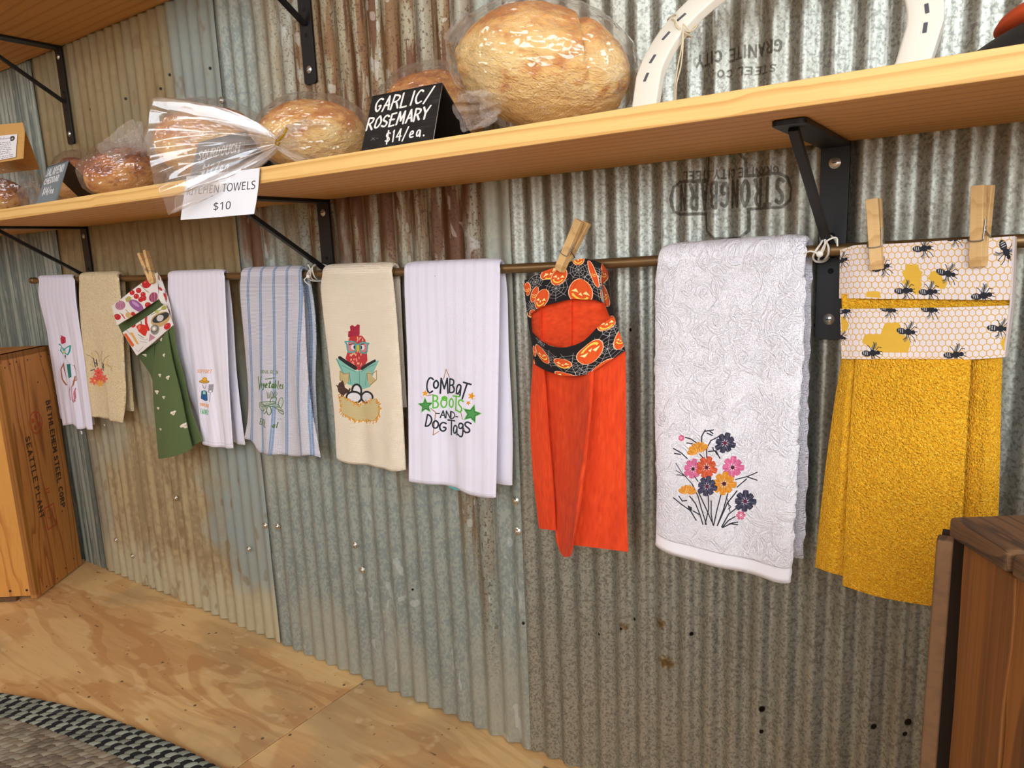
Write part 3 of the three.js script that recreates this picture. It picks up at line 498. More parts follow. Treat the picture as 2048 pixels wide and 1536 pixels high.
part(t2, 'care_tag', new RoundedBoxGeometry(.004, .004, .0012, 2, .0005).translate(...at(209, 850, RZR + .02).toArray()), clothMat({ color: 0xe8dcc4 }), 'tiny tag under the hem');

const t4 = towel('kitchen_towel', 'white towel with a farmer in a yellow hat and orange lettering', {
  L: [[335, 546], [336, 575], [340, 640], [356, 720], [387, 820], [403, 877]], R: [[448, 545], [451, 600], [457, 700], [462, 800], [467, 896]], bottom: [[403, 877], [412, 886], [424, 891], [445, 895], [467, 896]], back: [[457, 548], [466, 620], [474, 740], [484, 830], [492, 889]],
  t: .007, wave: .005, wf: 75, seed: 12, base: '#efebf6', mat: flat(weaveBump, 8, 16, .0004), ground: (c, W, H) => { ribs(c, W, H, '#dcd8e6', 12, .3); hemLine(c, W, H, '#d2cedc'); }, tw: 512, th: 1024,
  artFrame: [380, 720, 11.81, 400, 750], art: (c) => {
    c.fillStyle = '#eaa56c'; pen(c, '#e8a068', 10); write(c, 'SUPPORT', 240, 205, 26, 78, 12, .12); write(c, 'YOUR', 305, 975, 16, 62, 9, .12); write(c, 'LOCAL', 405, 995, 15, 70, 8, .12); pen(c, '#6fb98a', 12); write(c, 'FARMER', 312, 1108, 20, 100, 13, .2);
    oval(c, '#d9a02a', 378, 492, 96, 34, .1, '#6b5a2a', 10); oval(c, '#f2b41e', 384, 445, 46, 52, .1, '#8a6a22', 8); pen(c, '#55504e', 9); line(c, 338, 560, 372, 640, 392, 656, 412, 630, 420, 566);
    poly(c, '#1d5f80', 330, 700, 400, 690, 450, 720, 462, 920, 400, 925, 318, 870); poly(c, '#9fd4c4', 358, 706, 420, 716, 418, 780, 350, 772); oval(c, '#2457a8', 400, 850, 44, 40); pen(c, '#1c3a4c', 8); line(c, 330, 700, 318, 870, 400, 925, 462, 920, 450, 720); pen(c, '#7ab6c0', 12); line(c, 476, 780, 470, 910);
    poly(c, '#9a969c', 476, 560, 548, 566, 548, 740, 476, 745); oval(c, '#f2f0f6', 512, 716, 20, 18); pen(c, '#4a5a6a', 8); line(c, 514, 745, 514, 960);
  } });

const stripe = (c, W, H, ut, ub, seed) => { const r = rng(seed); for (let y = 0; y < H; y += 9) { const k = y / H, x = mix(ut, ub, k ** 1.1) * W; for (const d of [-.021, .003]) { c.fillStyle = r() > .25 ? '#5a80b0' : '#7d9cc2'; c.fillRect(x + d * W, y, W * .017, 6); } c.fillStyle = 'rgba(150,180,214,.5)'; c.fillRect(x - W * .022, y, W * .043, 9); } };
const waffle = (c, W, H, col) => { c.fillStyle = col; for (let x = 0; x < W; x += 9) c.fillRect(x, 0, 2.4, H); for (let y = 0; y < H; y += 9) c.fillRect(0, y, W, 2.4); };
const t5 = towel('kitchen_towel', 'white waffle towel with blue double stripes and green vegetable lettering', {
  L: [[482, 541], [481, 575], [489, 690], [494, 800], [490, 877]], R: [[603, 540], [609, 600], [614, 700], [624, 810], [643, 914]], bottom: [[490, 877], [505, 884], [517, 900], [523, 905], [560, 908], [600, 913], [622, 908], [643, 914]], back: [[619, 542], [628, 600], [633, 660], [634, 760], [640, 890]],
  t: .009, wave: .005, wf: 60, seed: 21, base: '#ece9f0', tw: 1024, th: 2048, mat: flat(waffleBump, 34, 68, .0012),
  matBack: () => clothMat({ map: canvasTex(256, 1024, (c, W, H) => { c.fillStyle = '#e4e8f2'; c.fillRect(0, 0, W, H); for (const u of [.12, .36, .6, .84, .95]) stripe(c, W, H, u, u, 5); }), bumpMap: rep(waffleBump, 34, 68), bumpScale: .0012 }),
  ground: (c, W, H) => { waffle(c, W, H, 'rgba(200,198,212,.5)'); c.lineWidth = 1; [[.175, .09], [.385, .26], [.6, .41], [.81, .575], [1.0, .8], [1.14, .93]].forEach(([a, b], i) => stripe2(c, W, H, a, b, i)); },
  artFrame: [500, 720, 10.97, 500, 750], art: (c) => {
    pen(c, '#7d9270', 11); write(c, 'INDULGE IN', 308, 185, 28, 62, 14, .14); pen(c, '#4f7d36', 26); glyph(c, 'V', 236, 330, 84, 260, .05); pen(c, '#4f7d36', 20); write(c, 'egetables', 330, 400, 40, 150, 12, .14);
    pen(c, '#4f7d36', 16); line(c, 420, 385, 575, 372); pen(c, '#4a6c42', 12);
    const leaf = (x, y, rx, ry, a) => oval(c, 'rgba(206,222,198,.45)', x, y, rx, ry, a, '#4f7244', 13);
    for (const [x, y, rx, ry, a] of [[350, 950, 95, 70, .3], [330, 900, 80, 40, .4], [430, 1010, 36, 80, .2], [500, 1030, 34, 90, -.1], [560, 830, 45, 70, .4], [700, 890, 50, 105, .25], [660, 1010, 110, 26, .6], [700, 1080, 70, 26, .6], [560, 930, 120, 30, .35], [450, 880, 150, 34, .05]]) leaf(x, y, rx, ry, a);
    pen(c, '#6b7f50', 9); for (let i = 0; i < 9; i++) line(c, 470 + i * 14, 780, 455 + i * 22, 640 + (i % 3) * 26); pen(c, '#5a7a3c', 16); write(c, 'EAT', 280, 1185, 34, 120, 12, .15); glyph(c, '/', 395, 1215, 30, 120); write(c, 'Local', 440, 1245, 34, 110, 12, .2);
  } });
function stripe2(c, W, H, a, b, i) { stripe(c, W, H, a, b, 30 + i); }

const t6 = towel('kitchen_towel', 'cream waffle towel with a red hen reading a book on her nest', {
  L: [[645, 536], [643, 570], [647, 620], [660, 720], [672, 830], [677, 914]], R: [[784, 533], [789, 580], [797, 680], [804, 800], [811, 940]], bottom: [[677, 914], [690, 922], [720, 928], [765, 934], [790, 940], [811, 940]], back: [[800, 535], [803, 600], [808, 700], [815, 814]],
  t: .009, wave: .003, wf: 60, seed: 31, base: '#fff3dc', tw: 1024, th: 2048, mat: flat(waffleBump, 40, 80, .0008), ground: (c, W, H) => { waffle(c, W, H, 'rgba(232,206,164,.3)'); },
  artFrame: [660, 640, 6.98, 420, 760], art: (c) => {
    c.lineCap = c.lineJoin = 'round'; poly(c, '#b2163a', 290, 225, 296, 160, 322, 150, 318, 90, 350, 74, 380, 100, 420, 70, 448, 80, 444, 200, 430, 240, 300, 240);
    poly(c, '#cf2f34', 296, 260, 330, 232, 420, 218, 480, 226, 526, 280, 545, 420, 556, 560, 500, 650, 425, 700, 350, 650, 250, 530, 280, 440); const r = rng(6); for (let i = 0; i < 54; i++) { const x = 290 + r() * 235, y = 250 + r() * 400; if (y > 560 && Math.abs(x - 420) > 120 - (y - 560) * .7) continue; oval(c, i % 3 ? '#f0a08a' : '#f6cf86', x, y, 9, 17, .2); }
    oval(c, '#e58a8c', 335, 372, 62, 66); oval(c, '#e58a8c', 500, 382, 58, 66); oval(c, '#f6f2f4', 358, 376, 34, 36); oval(c, '#f6f2f4', 482, 384, 32, 36); oval(c, '#1b1618', 370, 376, 13, 26); oval(c, '#1b1618', 464, 384, 12, 26); pen(c, '#1b1618', 10); line(c, 300, 340, 345, 330, 385, 338); line(c, 455, 345, 500, 335);
    pen(c, '#52b4b2', 20); line(c, 250, 296, 272, 330, 284, 420, 300, 446, 372, 442, 386, 420, 384, 320, 350, 300, 250, 296); line(c, 574, 334, 556, 350, 548, 440, 532, 464, 462, 452, 446, 420, 446, 330, 480, 314, 574, 334); line(c, 386, 340, 446, 346); poly(c, '#e8cf2e', 398, 350, 430, 350, 434, 420, 414, 446, 394, 420);
    poly(c, '#94d0be', 110, 520, 180, 545, 380, 700, 420, 705, 460, 695, 600, 590, 714, 560, 650, 700, 600, 920, 470, 960, 430, 1000, 380, 930, 270, 880, 180, 690); pen(c, '#5aa692', 9); line(c, 120, 530, 200, 690, 300, 880); line(c, 430, 705, 432, 960); line(c, 200, 620, 380, 716); line(c, 460, 712, 660, 610); line(c, 300, 720, 320, 880); line(c, 540, 740, 520, 900);
    poly(c, '#16130f', 145, 500, 176, 492, 392, 640, 396, 690, 370, 690, 150, 530); poly(c, '#16130f', 440, 690, 470, 640, 660, 545, 672, 572, 480, 690);
    for (const [x, s] of [[240, 1], [610, -1]]) { poly(c, '#dcc488', x - 70, 690, x - 20 * s, 740, x + 62 * s, 730, x + 50 * s, 850, x, 900, x - 72 * s, 830); pen(c, '#a88842', 9); line(c, x - 66 * s, 700, x - 20 * s, 742, x + 60 * s, 735, x + 52 * s, 840); line(c, x - 70 * s, 700, x - 74 * s, 820, x - 10, 895); }
    poly(c, '#4a2618', 105, 895, 140, 905, 150, 870, 190, 850, 205, 828, 222, 860, 240, 930, 290, 965, 310, 930, 318, 960, 300, 1000, 240, 1020, 215, 1060, 220, 1130, 190, 1142, 172, 1110, 180, 1030, 140, 990, 130, 930); pen(c, '#7a4a34', 6); line(c, 140, 940, 190, 935); line(c, 160, 960, 170, 990);
    pen(c, '#141210', 26); oval(c, '#f4f1f4', 396, 975, 58, 84, -.1, '#141210', 26); oval(c, '#f4f1f4', 358, 1070, 96, 78, .1, '#141210', 26); oval(c, '#f4f1f4', 545, 1068, 90, 78, -.1, '#141210', 26);
    poly(c, '#dfcb93', 140, 1050, 250, 1070, 420, 1170, 520, 1165, 640, 1080, 690, 1075, 740, 1220, 700, 1370, 560, 1410, 430, 1390, 260, 1350, 190, 1280); pen(c, '#f0a51c', 13); const rr = rng(9);
    const tuft = (x0, y0, x1, y1, n) => { for (let i = 0; i < n; i++) { const x = mix(x0, x1, i / n), y = mix(y0, y1, i / n); c.strokeStyle = rr() > .4 ? '#f0a51c' : '#e08a14'; line(c, x, y, x + (rr() - .5) * 60, y + (rr() - .35) * 70); } };
    tuft(140, 1040, 190, 1290, 12); tuft(190, 1290, 430, 1400, 14); tuft(430, 1400, 700, 1380, 16); tuft(700, 1370, 740, 1210, 9); tuft(740, 1210, 685, 1070, 9); tuft(220, 1060, 420, 1170, 14); tuft(420, 1170, 640, 1085, 14);
  } });

const t7 = towel('kitchen_towel', 'white towel lettered Combat Boots and Dog Tags with green stars', {
  L: [[808, 532], [809, 570], [816, 720], [820, 860], [822, 960]], R: [[1000, 527], [1000, 560], [998, 700], [996, 870], [995, 993]], bottom: [[822, 960], [845, 965], [880, 969], [915, 976], [955, 990], [995, 993]], back: [[1010, 528], [1015, 580], [1018, 700], [1025, 860], [1025, 970]],
  t: .008, wave: .004, wf: 48, seed: 44, base: '#ebe9f6', tw: 1024, th: 1536, mat: flat(weaveBump, 12, 24, .0004), ground: (c, W, H) => { ribs(c, W, H, '#d5d3e6', 10, .25); hemLine(c, W, H, '#cfcce0', .985); c.fillStyle = '#555'; c.fillRect(W * .36, H * .055, 5, 5); },
  artFrame: [830, 720, 9.03, 650, 780], art: (c) => {
    pen(c, '#b08a66', 16); line(c, 530, 345, 578, 170, 640, 310); line(c, 690, 440, 720, 520); line(c, 250, 630, 350, 615); line(c, 310, 870, 390, 945, 375, 1080, 345, 1365, 440, 1300); line(c, 870, 930, 900, 1050); line(c, 930, 1210, 960, 1300); line(c, 760, 600, 860, 620);
    pen(c, '#1d2a33', 29); glyph(c, 'C', 246, 290, 118, 300, .08); glyph(c, 'O', 362, 360, 84, 145, .08); glyph(c, 'M', 474, 330, 138, 265, .02); glyph(c, 'B', 650, 340, 115, 245, .05); glyph(c, 'a', 800, 290, 110, 330, .14); glyph(c, 'T', 915, 400, 130, 280, .3);
    pen(c, '#5fc13a', 27); glyph(c, 'B', 350, 630, 100, 230, .02); glyph(c, 'O', 482, 680, 110, 180, .08); glyph(c, 'O', 500, 655, 90, 70, .1); glyph(c, 'O', 632, 690, 90, 165, .05); glyph(c, 'T', 712, 645, 130, 255, .04); glyph(c, 'S', 820, 690, 110, 240, .16);
    pen(c, '#22302e', 21); write(c, 'AND', 472, 915, 84, 130, 14, .07); line(c, 395, 965, 450, 968); line(c, 765, 1012, 810, 1016);
    pen(c, '#1d2a33', 28); glyph(c, 'D', 250, 980, 100, 220, .2); glyph(c, 'O', 340, 1095, 100, 145, .05); glyph(c, 'G', 450, 1125, 120, 175, .05); glyph(c, 'T', 600, 1090, 140, 265, .03); glyph(c, 'a', 705, 1050, 110, 290, .05); glyph(c, 'g', 800, 1000, 140, 290, .0); glyph(c, 'S', 940, 1080, 125, 205, .12);
    star(c, '#e79a1c', 208, 590, 62, .1, '#f6c46a', 6); star(c, '#e79a1c', 1052, 640, 68, .3, '#f6c46a', 6); star(c, '#e08a20', 1000, 760, 44, .5); pen(c, '#e0b080', 7); line(c, 115, 640, 160, 680); line(c, 1040, 700, 1120, 680);
    star(c, '#4f9a52', 210, 815, 150, -.05, '#8fd07c', 10); star(c, null, 210, 815, 112, -.05, '#2f6c3e', 12); star(c, '#4f9a52', 1060, 950, 172, .25, '#8fd07c', 10); star(c, null, 1060, 950, 128, .25, '#2f6c3e', 12);
  } });
{ const zl = RZR + .005; part(t7, 'lining', loft([[[892, 962, zl], [896, 973, zl]], [[905, 964, zl], [908, 979, zl]], [[928, 966, zl], [932, 984, zl]], [[950, 968, zl], [958, 988, zl]]], { nv: 4, sub: 3 }), clothMat({ color: 0x62b6b4 }), 'teal lining showing under the hem'); }

// sculpted white terry towel
const scrollTex = canvasTex(1024, 2048, (c, W, H) => {
  c.fillStyle = '#808080'; c.fillRect(0, 0, W, H); const r = rng(61);
  const stroke = (f, w, col) => { pen(c, col, w); c.beginPath(); f(); c.stroke(); };
  for (let k = 0; k < 230; k++) {
    const x = r() * W, y = r() * H, s = 50 + r() * 70, a = r() * 6.28, sg = r() > .5 ? 1 : -1;
    const pts = []; if (k % 3) for (let i = 0; i <= 14; i++) { const q = i / 14; pts.push([x + s * 2 * (q - .5) * Math.cos(a) - s * .5 * Math.sin(q * 3.1) * sg * Math.sin(a), y + s * 2 * (q - .5) * Math.sin(a) + s * .5 * Math.sin(q * 3.1) * sg * Math.cos(a)]); }
    else for (let i = 0; i <= 26; i++) { const q = i / 26 * 9; pts.push([x + s * .11 * q * Math.cos(q * sg + a) * .62, y + s * .11 * q * Math.sin(q * sg + a) * .62]); }
    const f = () => pts.forEach((p, i) => c[i ? 'lineTo' : 'moveTo'](...p));
    stroke(f, 34, 'rgba(230,230,230,.5)'); stroke(f, 26, '#e2e2e2'); c.save(); c.translate(10, 8); stroke(f, 11, 'rgba(60,60,60,.4)'); c.restore(); c.save(); c.translate(-12, -9); stroke(f, 9, 'rgba(60,60,60,.35)'); c.restore();
  }
  c.globalAlpha = .35; for (let i = 0; i < 60000; i++) { c.fillStyle = r() > .5 ? '#fff' : '#333'; c.fillRect(r() * W, r() * H, 3, 3); } c.globalAlpha = 1;
  c.fillStyle = '#707070'; c.fillRect(0, H * .955, W, H * .05); c.fillStyle = '#222'; c.fillRect(0, H * .952, W, 5);
}, false);
towel('bath_towel', 'thick white sculpted terry towel with a bouquet of embroidered daisies', {
  L: [[1314, 506], [1310, 560], [1309, 700], [1308, 850], [1312, 960], [1310, 1090]], R: [[1612, 490], [1610, 560], [1607, 700], [1598, 850], [1592, 980], [1582, 1165]], bottom: [[1310, 1090], [1350, 1106], [1420, 1126], [1500, 1147], [1560, 1163], [1582, 1165]], back: [[1626, 490], [1624, 560], [1620, 700], [1616, 850], [1614, 980], [1607, 1115]],
  category: 'towel', t: .0125, wave: .0028, wf: 42, seed: 52, base: '#f4f3f9', edge: .0035, tw: 1024, th: 2048, zf: RZR + RR + .008, backIn: .002,
  mat: (map) => clothMat({ map, bumpMap: scrollTex, bumpScale: .003, color: 0xffffff }), matBack: () => clothMat({ color: 0xe6e4ee, bumpMap: rep(terryBump, 4, 9), bumpScale: .003 }),
  artFrame: [1280, 820, 4.043, 600, 560], art: (c) => {
    const dk = '#2b2d3a'; pen(c, dk, 9); const st = (...p) => line(c, ...p);
    st(385, 205, 430, 220, 470, 250); st(515, 260, 518, 200, 545, 155); st(545, 165, 610, 158); st(560, 180, 600, 200); st(575, 160, 605, 185); st(555, 370, 556, 300, 590, 240, 650, 212); st(500, 345, 530, 380); st(285, 290, 350, 330, 395, 375); st(290, 330, 340, 340); st(395, 250, 440, 258);
    st(570, 325, 630, 320, 660, 380); st(620, 320, 640, 350); st(605, 295, 612, 320); pen(c, dk, 6); st(300, 410, 340, 480, 430, 580); st(300, 470, 380, 520); st(305, 505, 360, 512); pen(c, dk, 8); st(450, 520, 480, 560); st(780, 550, 870, 530, 940, 500); st(870, 535, 940, 560); st(790, 610, 860, 550); st(750, 520, 760, 545);
    pen(c, dk, 9); st(430, 580, 480, 680, 510, 780, 555, 905); st(480, 640, 530, 740, 600, 880); st(565, 670, 570, 780, 545, 905); st(590, 715, 592, 820, 610, 905); st(670, 655, 640, 780, 615, 910); st(720, 660, 690, 780, 645, 910); st(790, 640, 720, 730, 670, 850, 648, 905); st(800, 765, 730, 820, 680, 920); st(780, 840, 730, 870, 685, 925); st(690, 925, 760, 890, 800, 885); st(740, 895, 800, 905);
    st(410, 680, 460, 740, 500, 830, 525, 905); st(275, 695, 340, 745, 420, 800, 468, 875); st(320, 680, 350, 720, 385, 715); st(440, 800, 500, 830); pen(c, dk, 6); st(720, 700, 740, 800); st(715, 730, 745, 760); st(725, 780, 745, 765); st(380, 640, 420, 664);
    const petal = (x, y, a, l, w, col) => { const r = rng(Math.round(x * 7 + a * 100)); c.save(); c.translate(x, y); c.rotate(a); c.fillStyle = col; c.beginPath(); c.moveTo(l * .14, 0); c.lineTo(l * .6, -w); c.lineTo(l * .95, -w * .85); c.lineTo(l, 0); c.lineTo(l * .95, w * .85); c.lineTo(l * .6, w); c.closePath(); c.fill(); c.strokeStyle = 'rgba(255,255,255,.22)'; c.lineWidth = 2; for (let i = 0; i < 6; i++) { const q = (r() - .5) * w * 1.4; c.beginPath(); c.moveTo(l * .3, q * .4); c.lineTo(l * .95, q); c.stroke(); } c.restore(); };
    const daisy = (x, y, l, col, eye, off) => { for (let i = 0; i < 8; i++) petal(x, y, off + i * Math.PI / 4, l * (1 - .12 * ((i * 5) % 3) / 2), l * .27, col); oval(c, eye, x, y, l * .17, l * .17); };
    daisy(440, 460, 84, '#e46a9c', '#3a1420', .2); daisy(757, 455, 88, '#e86a9e', '#5a1a2a', .1); daisy(552, 450, 92, '#e0552a', '#6a1426', .35); daisy(692, 580, 96, '#f09a20', '#5c1420', .15); daisy(700, 265, 84, '#2f2f48', '#7a1a3c', .3); daisy(555, 600, 86, '#343452', '#6a1a44', .2); daisy(852, 722, 88, '#302f4a', '#6a1a44', .05);
    for (const [x, y, s, a] of [[495, 345, 1, -.2], [390, 672, .85, .2]]) for (let i = 0; i < 6; i++) petal(x, y, -2.75 + a + i * .42, 100 * s, 19 * s, '#f09a20');
    for (const [x, y] of [[352, 208], [822, 832]]) for (let i = 0; i < 6; i++) petal(x, y, i * 1.05, x < 500 ? 24 : 36, 12, '#e45a86'); poly(c, '#2c3038', 395, 755, 430, 770, 430, 800, 400, 790);
  } });
// ───────────────────────── hanging towels with printed tops ─────────────────────────
const cotton = (map, extra) => clothMat({ map, bumpMap: rep(weaveBump, 6, 6), bumpScale: .0003, sheen: .05, ...extra });
const cols2 = (top, bot, z, zb) => top.map((p, i) => [[p[0], p[1], Array.isArray(z) ? z[i] : z], [(p[0] + bot[i][0]) / 2 + (p[2] || 0), (p[1] + bot[i][1]) / 2, (Array.isArray(z) ? z[i] : z) * .5 + .5 * (zb === undefined ? (Array.isArray(z) ? z[i] : z) : Array.isArray(zb) ? zb[i] : zb)], [bot[i][0], bot[i][1], zb === undefined ? (Array.isArray(z) ? z[i] : z) : Array.isArray(zb) ? zb[i] : zb]]);
const TERRY_MAP = (a, b, c2, seed) => pixelTex(256, 256, (x, y) => { const s = vn(x * .125 + seed * 2, y * .125), t = vn(x * .25, y * .25 + seed * 2); return mixc(mixc(a, b, s), c2, ss(.55, .85, t) * .8); });

// vegetable print towel
{
  const art = (c) => {
    const berry = (x, y, r) => { oval(c, '#c8232a', x, y, r, r * .95); oval(c, '#e8635c', x - r * .3, y - r * .3, r * .25, r * .2); pen(c, '#4c6b2e', 4); line(c, x - r * .3, y - r * .5, x, y - r * .75, x + r * .3, y - r * .5); };
    berry(560, 520, 60); berry(375, 630, 34); berry(460, 605, 36); berry(430, 680, 36); berry(520, 655, 34); berry(525, 700, 40); berry(490, 720, 34); berry(165, 965, 50); berry(385, 915, 30); berry(585, 790, 40); berry(385, 1060, 40); berry(845, 1090, 44);
    oval(c, '#a5607e', 215, 795, 62, 66); pen(c, '#d9a6b8', 6); for (let i = -2; i < 3; i++) line(c, 215 + i * 10, 735, 215 + i * 24, 800, 215 + i * 12, 858); pen(c, '#7a5a3a', 8); line(c, 208, 735, 200, 715);
    oval(c, '#9a5f98', 430, 800, 112, 58, .6); oval(c, '#c79ac4', 420, 780, 60, 20, .6); poly(c, '#b4ae62', 280, 700, 330, 672, 372, 700, 350, 730, 320, 760, 290, 745); oval(c, '#a04a66', 650, 690, 52, 62, .4); pen(c, '#d58fa4', 5); line(c, 620, 650, 640, 740); line(c, 660, 630, 672, 740);
    pen(c, '#8f9a58', 9); line(c, 470, 520, 540, 590, 590, 630); line(c, 205, 905, 250, 940); line(c, 285, 860, 310, 890); oval(c, '#d8b277', 320, 935, 40, 42); pen(c, '#c8323a', 16); line(c, 230, 930, 270, 985);
    oval(c, '#c9a772', 745, 990, 125, 96, -.3); oval(c, '#33373a', 745, 968, 110, 56, -.35); oval(c, '#d5cfcc', 738, 970, 46, 44); oval(c, '#8d887e', 680, 1120, 60, 66); oval(c, '#5c5850', 672, 1106, 50, 48); oval(c, '#b9b2a2', 670, 1104, 40, 38); oval(c, '#f5f2e8', 668, 1104, 20, 18);
    poly(c, '#d9341f', 430, 1080, 480, 1040, 560, 1060, 580, 1130, 550, 1205, 520, 1200, 460, 1150); oval(c, '#ef7a5c', 470, 1090, 16, 34, .3); pen(c, '#5a7a2e', 12); line(c, 500, 1050, 495, 1010); pen(c, '#c9262e', 30); line(c, 555, 940, 560, 1030, 595, 1120); pen(c, '#e36a66', 7); line(c, 560, 950, 566, 1030);
    poly(c, '#e0642c', 260, 1200, 300, 1180, 390, 1330, 370, 1365, 340, 1350); poly(c, '#e3b25a', 340, 1170, 380, 1170, 450, 1320, 420, 1320); poly(c, '#c78a9c', 590, 1280, 610, 1170, 690, 1220); pen(c, '#a8a294', 6); line(c, 460, 1230, 540, 1260, 580, 1240); line(c, 470, 1280, 560, 1290); line(c, 400, 1390, 430, 1420, 500, 1350); line(c, 300, 1130, 350, 1200); pen(c, '#7d8a4c', 9); line(c, 450, 1190, 520, 1230); line(c, 620, 920, 700, 880, 760, 850); oval(c, '#a7a84e', 770, 840, 34, 30); oval(c, '#b9b85e', 690, 880, 30, 22);
  };
  const base = '#ece6df', up = { t: .0018, sub: 4, nv: 12, smooth: true };
  const upTop = [[223, 612], [243, 597], [258, 585], [275, 572], [290, 561], [303, 551], [314, 545]], upBot = [[234, 651], [250, 641], [265, 632], [281, 622], [296, 612], [308, 604], [317, 598]];
  const loTop = [[245, 665], [259, 656], [273, 647], [288, 637], [303, 627], [317, 617], [330, 608]], loBot = [[273, 711], [286, 702], [298, 692], [310, 682], [322, 671], [335, 660], [346, 650]];
  const t = thing('hanging_towel', 'green towel under a vegetable print top, clipped between beige and white towels', 'towel', at(330, 900, .06), G_FLAT && null);
  const gu = loft(cols2(upTop, upBot, [.07, .068, .065, .062, .06, .057, .054], [.072, .07, .068, .066, .063, .06, .058]), up);
  const gl = loft(cols2(loTop, loBot, [.074, .073, .072, .071, .069, .067, .064]), up);
  const frame = (top, bot) => [210, 490, 6.68, [top[0], top[6], bot[0], bot[6], top[3], bot[3]].map(([x, y]) => [(x - 210) * 6.68, (y - 490) * 6.68])];
  part(t, 'upper_band', gu, cotton(printTex(gu, 512, 256, base, frame(upTop, upBot), art)));
  part(t, 'lower_band', gl, cotton(printTex(gl, 512, 256, base, frame(loTop, loBot), art)));
  const gs = loft([[[313, 546, .056], [318, 572, .058], [318, 598, .058], [331, 609, .062]], [[320, 552, .052], [326, 578, .053], [330, 600, .055], [338, 624, .06]], [[325, 562, .05], [332, 585, .053], [338, 608, .056], [344, 642, .06]]], { t: .0016, sub: 4, nv: 14 });
  part(t, 'side_band', gs, cotton(canvasTex(128, 256, (c) => { c.fillStyle = base; c.fillRect(0, 0, 128, 256); const r = rng(3); for (let i = 0; i < 14; i++) oval(c, ['#a04a66', '#c23a34', '#b98a6a', '#8d5a7a', '#d8cfc4'][i % 5], r() * 128, r() * 256, 14 + r() * 14, 10 + r() * 12, r() * 3); })));
  const green = cotton(canvasTex(8, 8, (c) => { c.fillStyle = '#4f6238'; c.fillRect(0, 0, 8, 8); }));
  part(t, 'towel_lining', loft(cols2(upBot.map(([x, y]) => [x + 1, y - 4]), loTop.map(([x, y]) => [x + 1, y + 5]), .054), { t: .0016, sub: 2, nv: 4 }), green, 'green cloth showing in the slit');
  const flecks = [[875, 785, 16], [980, 680, 12], [1005, 775, 12], [972, 890, 12], [1030, 910, 14], [952, 995, 15], [1000, 1020, 11], [962, 1095, 10], [1050, 1120, 15], [1095, 1215, 20], [980, 1225, 9]];
  const fl = (c) => { for (const [x, y, r] of flecks) { oval(c, '#efe8da', x - r * .4, y - r * .2, r * .55, r * .5); oval(c, '#f4ede2', x + r * .35, y - r * .35, r * .5, r * .45); oval(c, '#e8ddc8', x + r * .1, y + r * .35, r * .45, r * .55); oval(c, '#c9a89a', x + r * .1, y + r * .05, r * .2, r * .18); } };
  const main = [[[307, 690, .056], [305, 750, .06], [306, 790, .061], [311, 850, .061], [317, 918, .061]], [[320, 679, .064], [324, 750, .071], [331, 830, .074], [336, 915, .074]], [[328, 670, .067], [335, 740, .073], [348, 820, .075], [360, 909, .075]], [[334, 662, .066], [344, 720, .071], [361, 790, .072], [373, 850, .072], [384, 897, .071]]];
  const gm = loft(main, { t: .002, sub: 6, nv: 40, smooth: true });
  part(t, 'skirt', gm, cotton(printTex(gm, 512, 1024, '#5a6d40', [0, 450, 3.01, [[935, 760], [920, 1020], [955, 1380], [1040, 800], [1090, 1150], [1080, 1330]]], fl)));
  const gr = loft([[[334, 664, .06], [344, 722, .062], [361, 792, .062], [384, 893, .06]], [[345, 652, .066], [352, 700, .064], [366, 750, .063], [384, 830, .062], [404, 882, .062]]], { t: .002, sub: 8, nv: 30 });
  part(t, 'skirt_pleat', gr, cotton(canvasTex(8, 8, (c) => { c.fillStyle = '#566a3c'; c.fillRect(0, 0, 8, 8); })));
  const gf = loft([[[273, 709, .062], [280, 718, .061], [306, 756, .056]], [[290, 699, .064], [297, 712, .062], [307, 768, .056]], [[308, 687, .062], [308, 720, .06], [308, 790, .056]]], { t: .002, sub: 5, nv: 16 });
  part(t, 'skirt_pleat', gf, cotton(printTex(gf, 128, 128, '#4f6238', [0, 450, 3.01, [[825, 780], [920, 715], [918, 910], [870, 800]]], fl)));
}
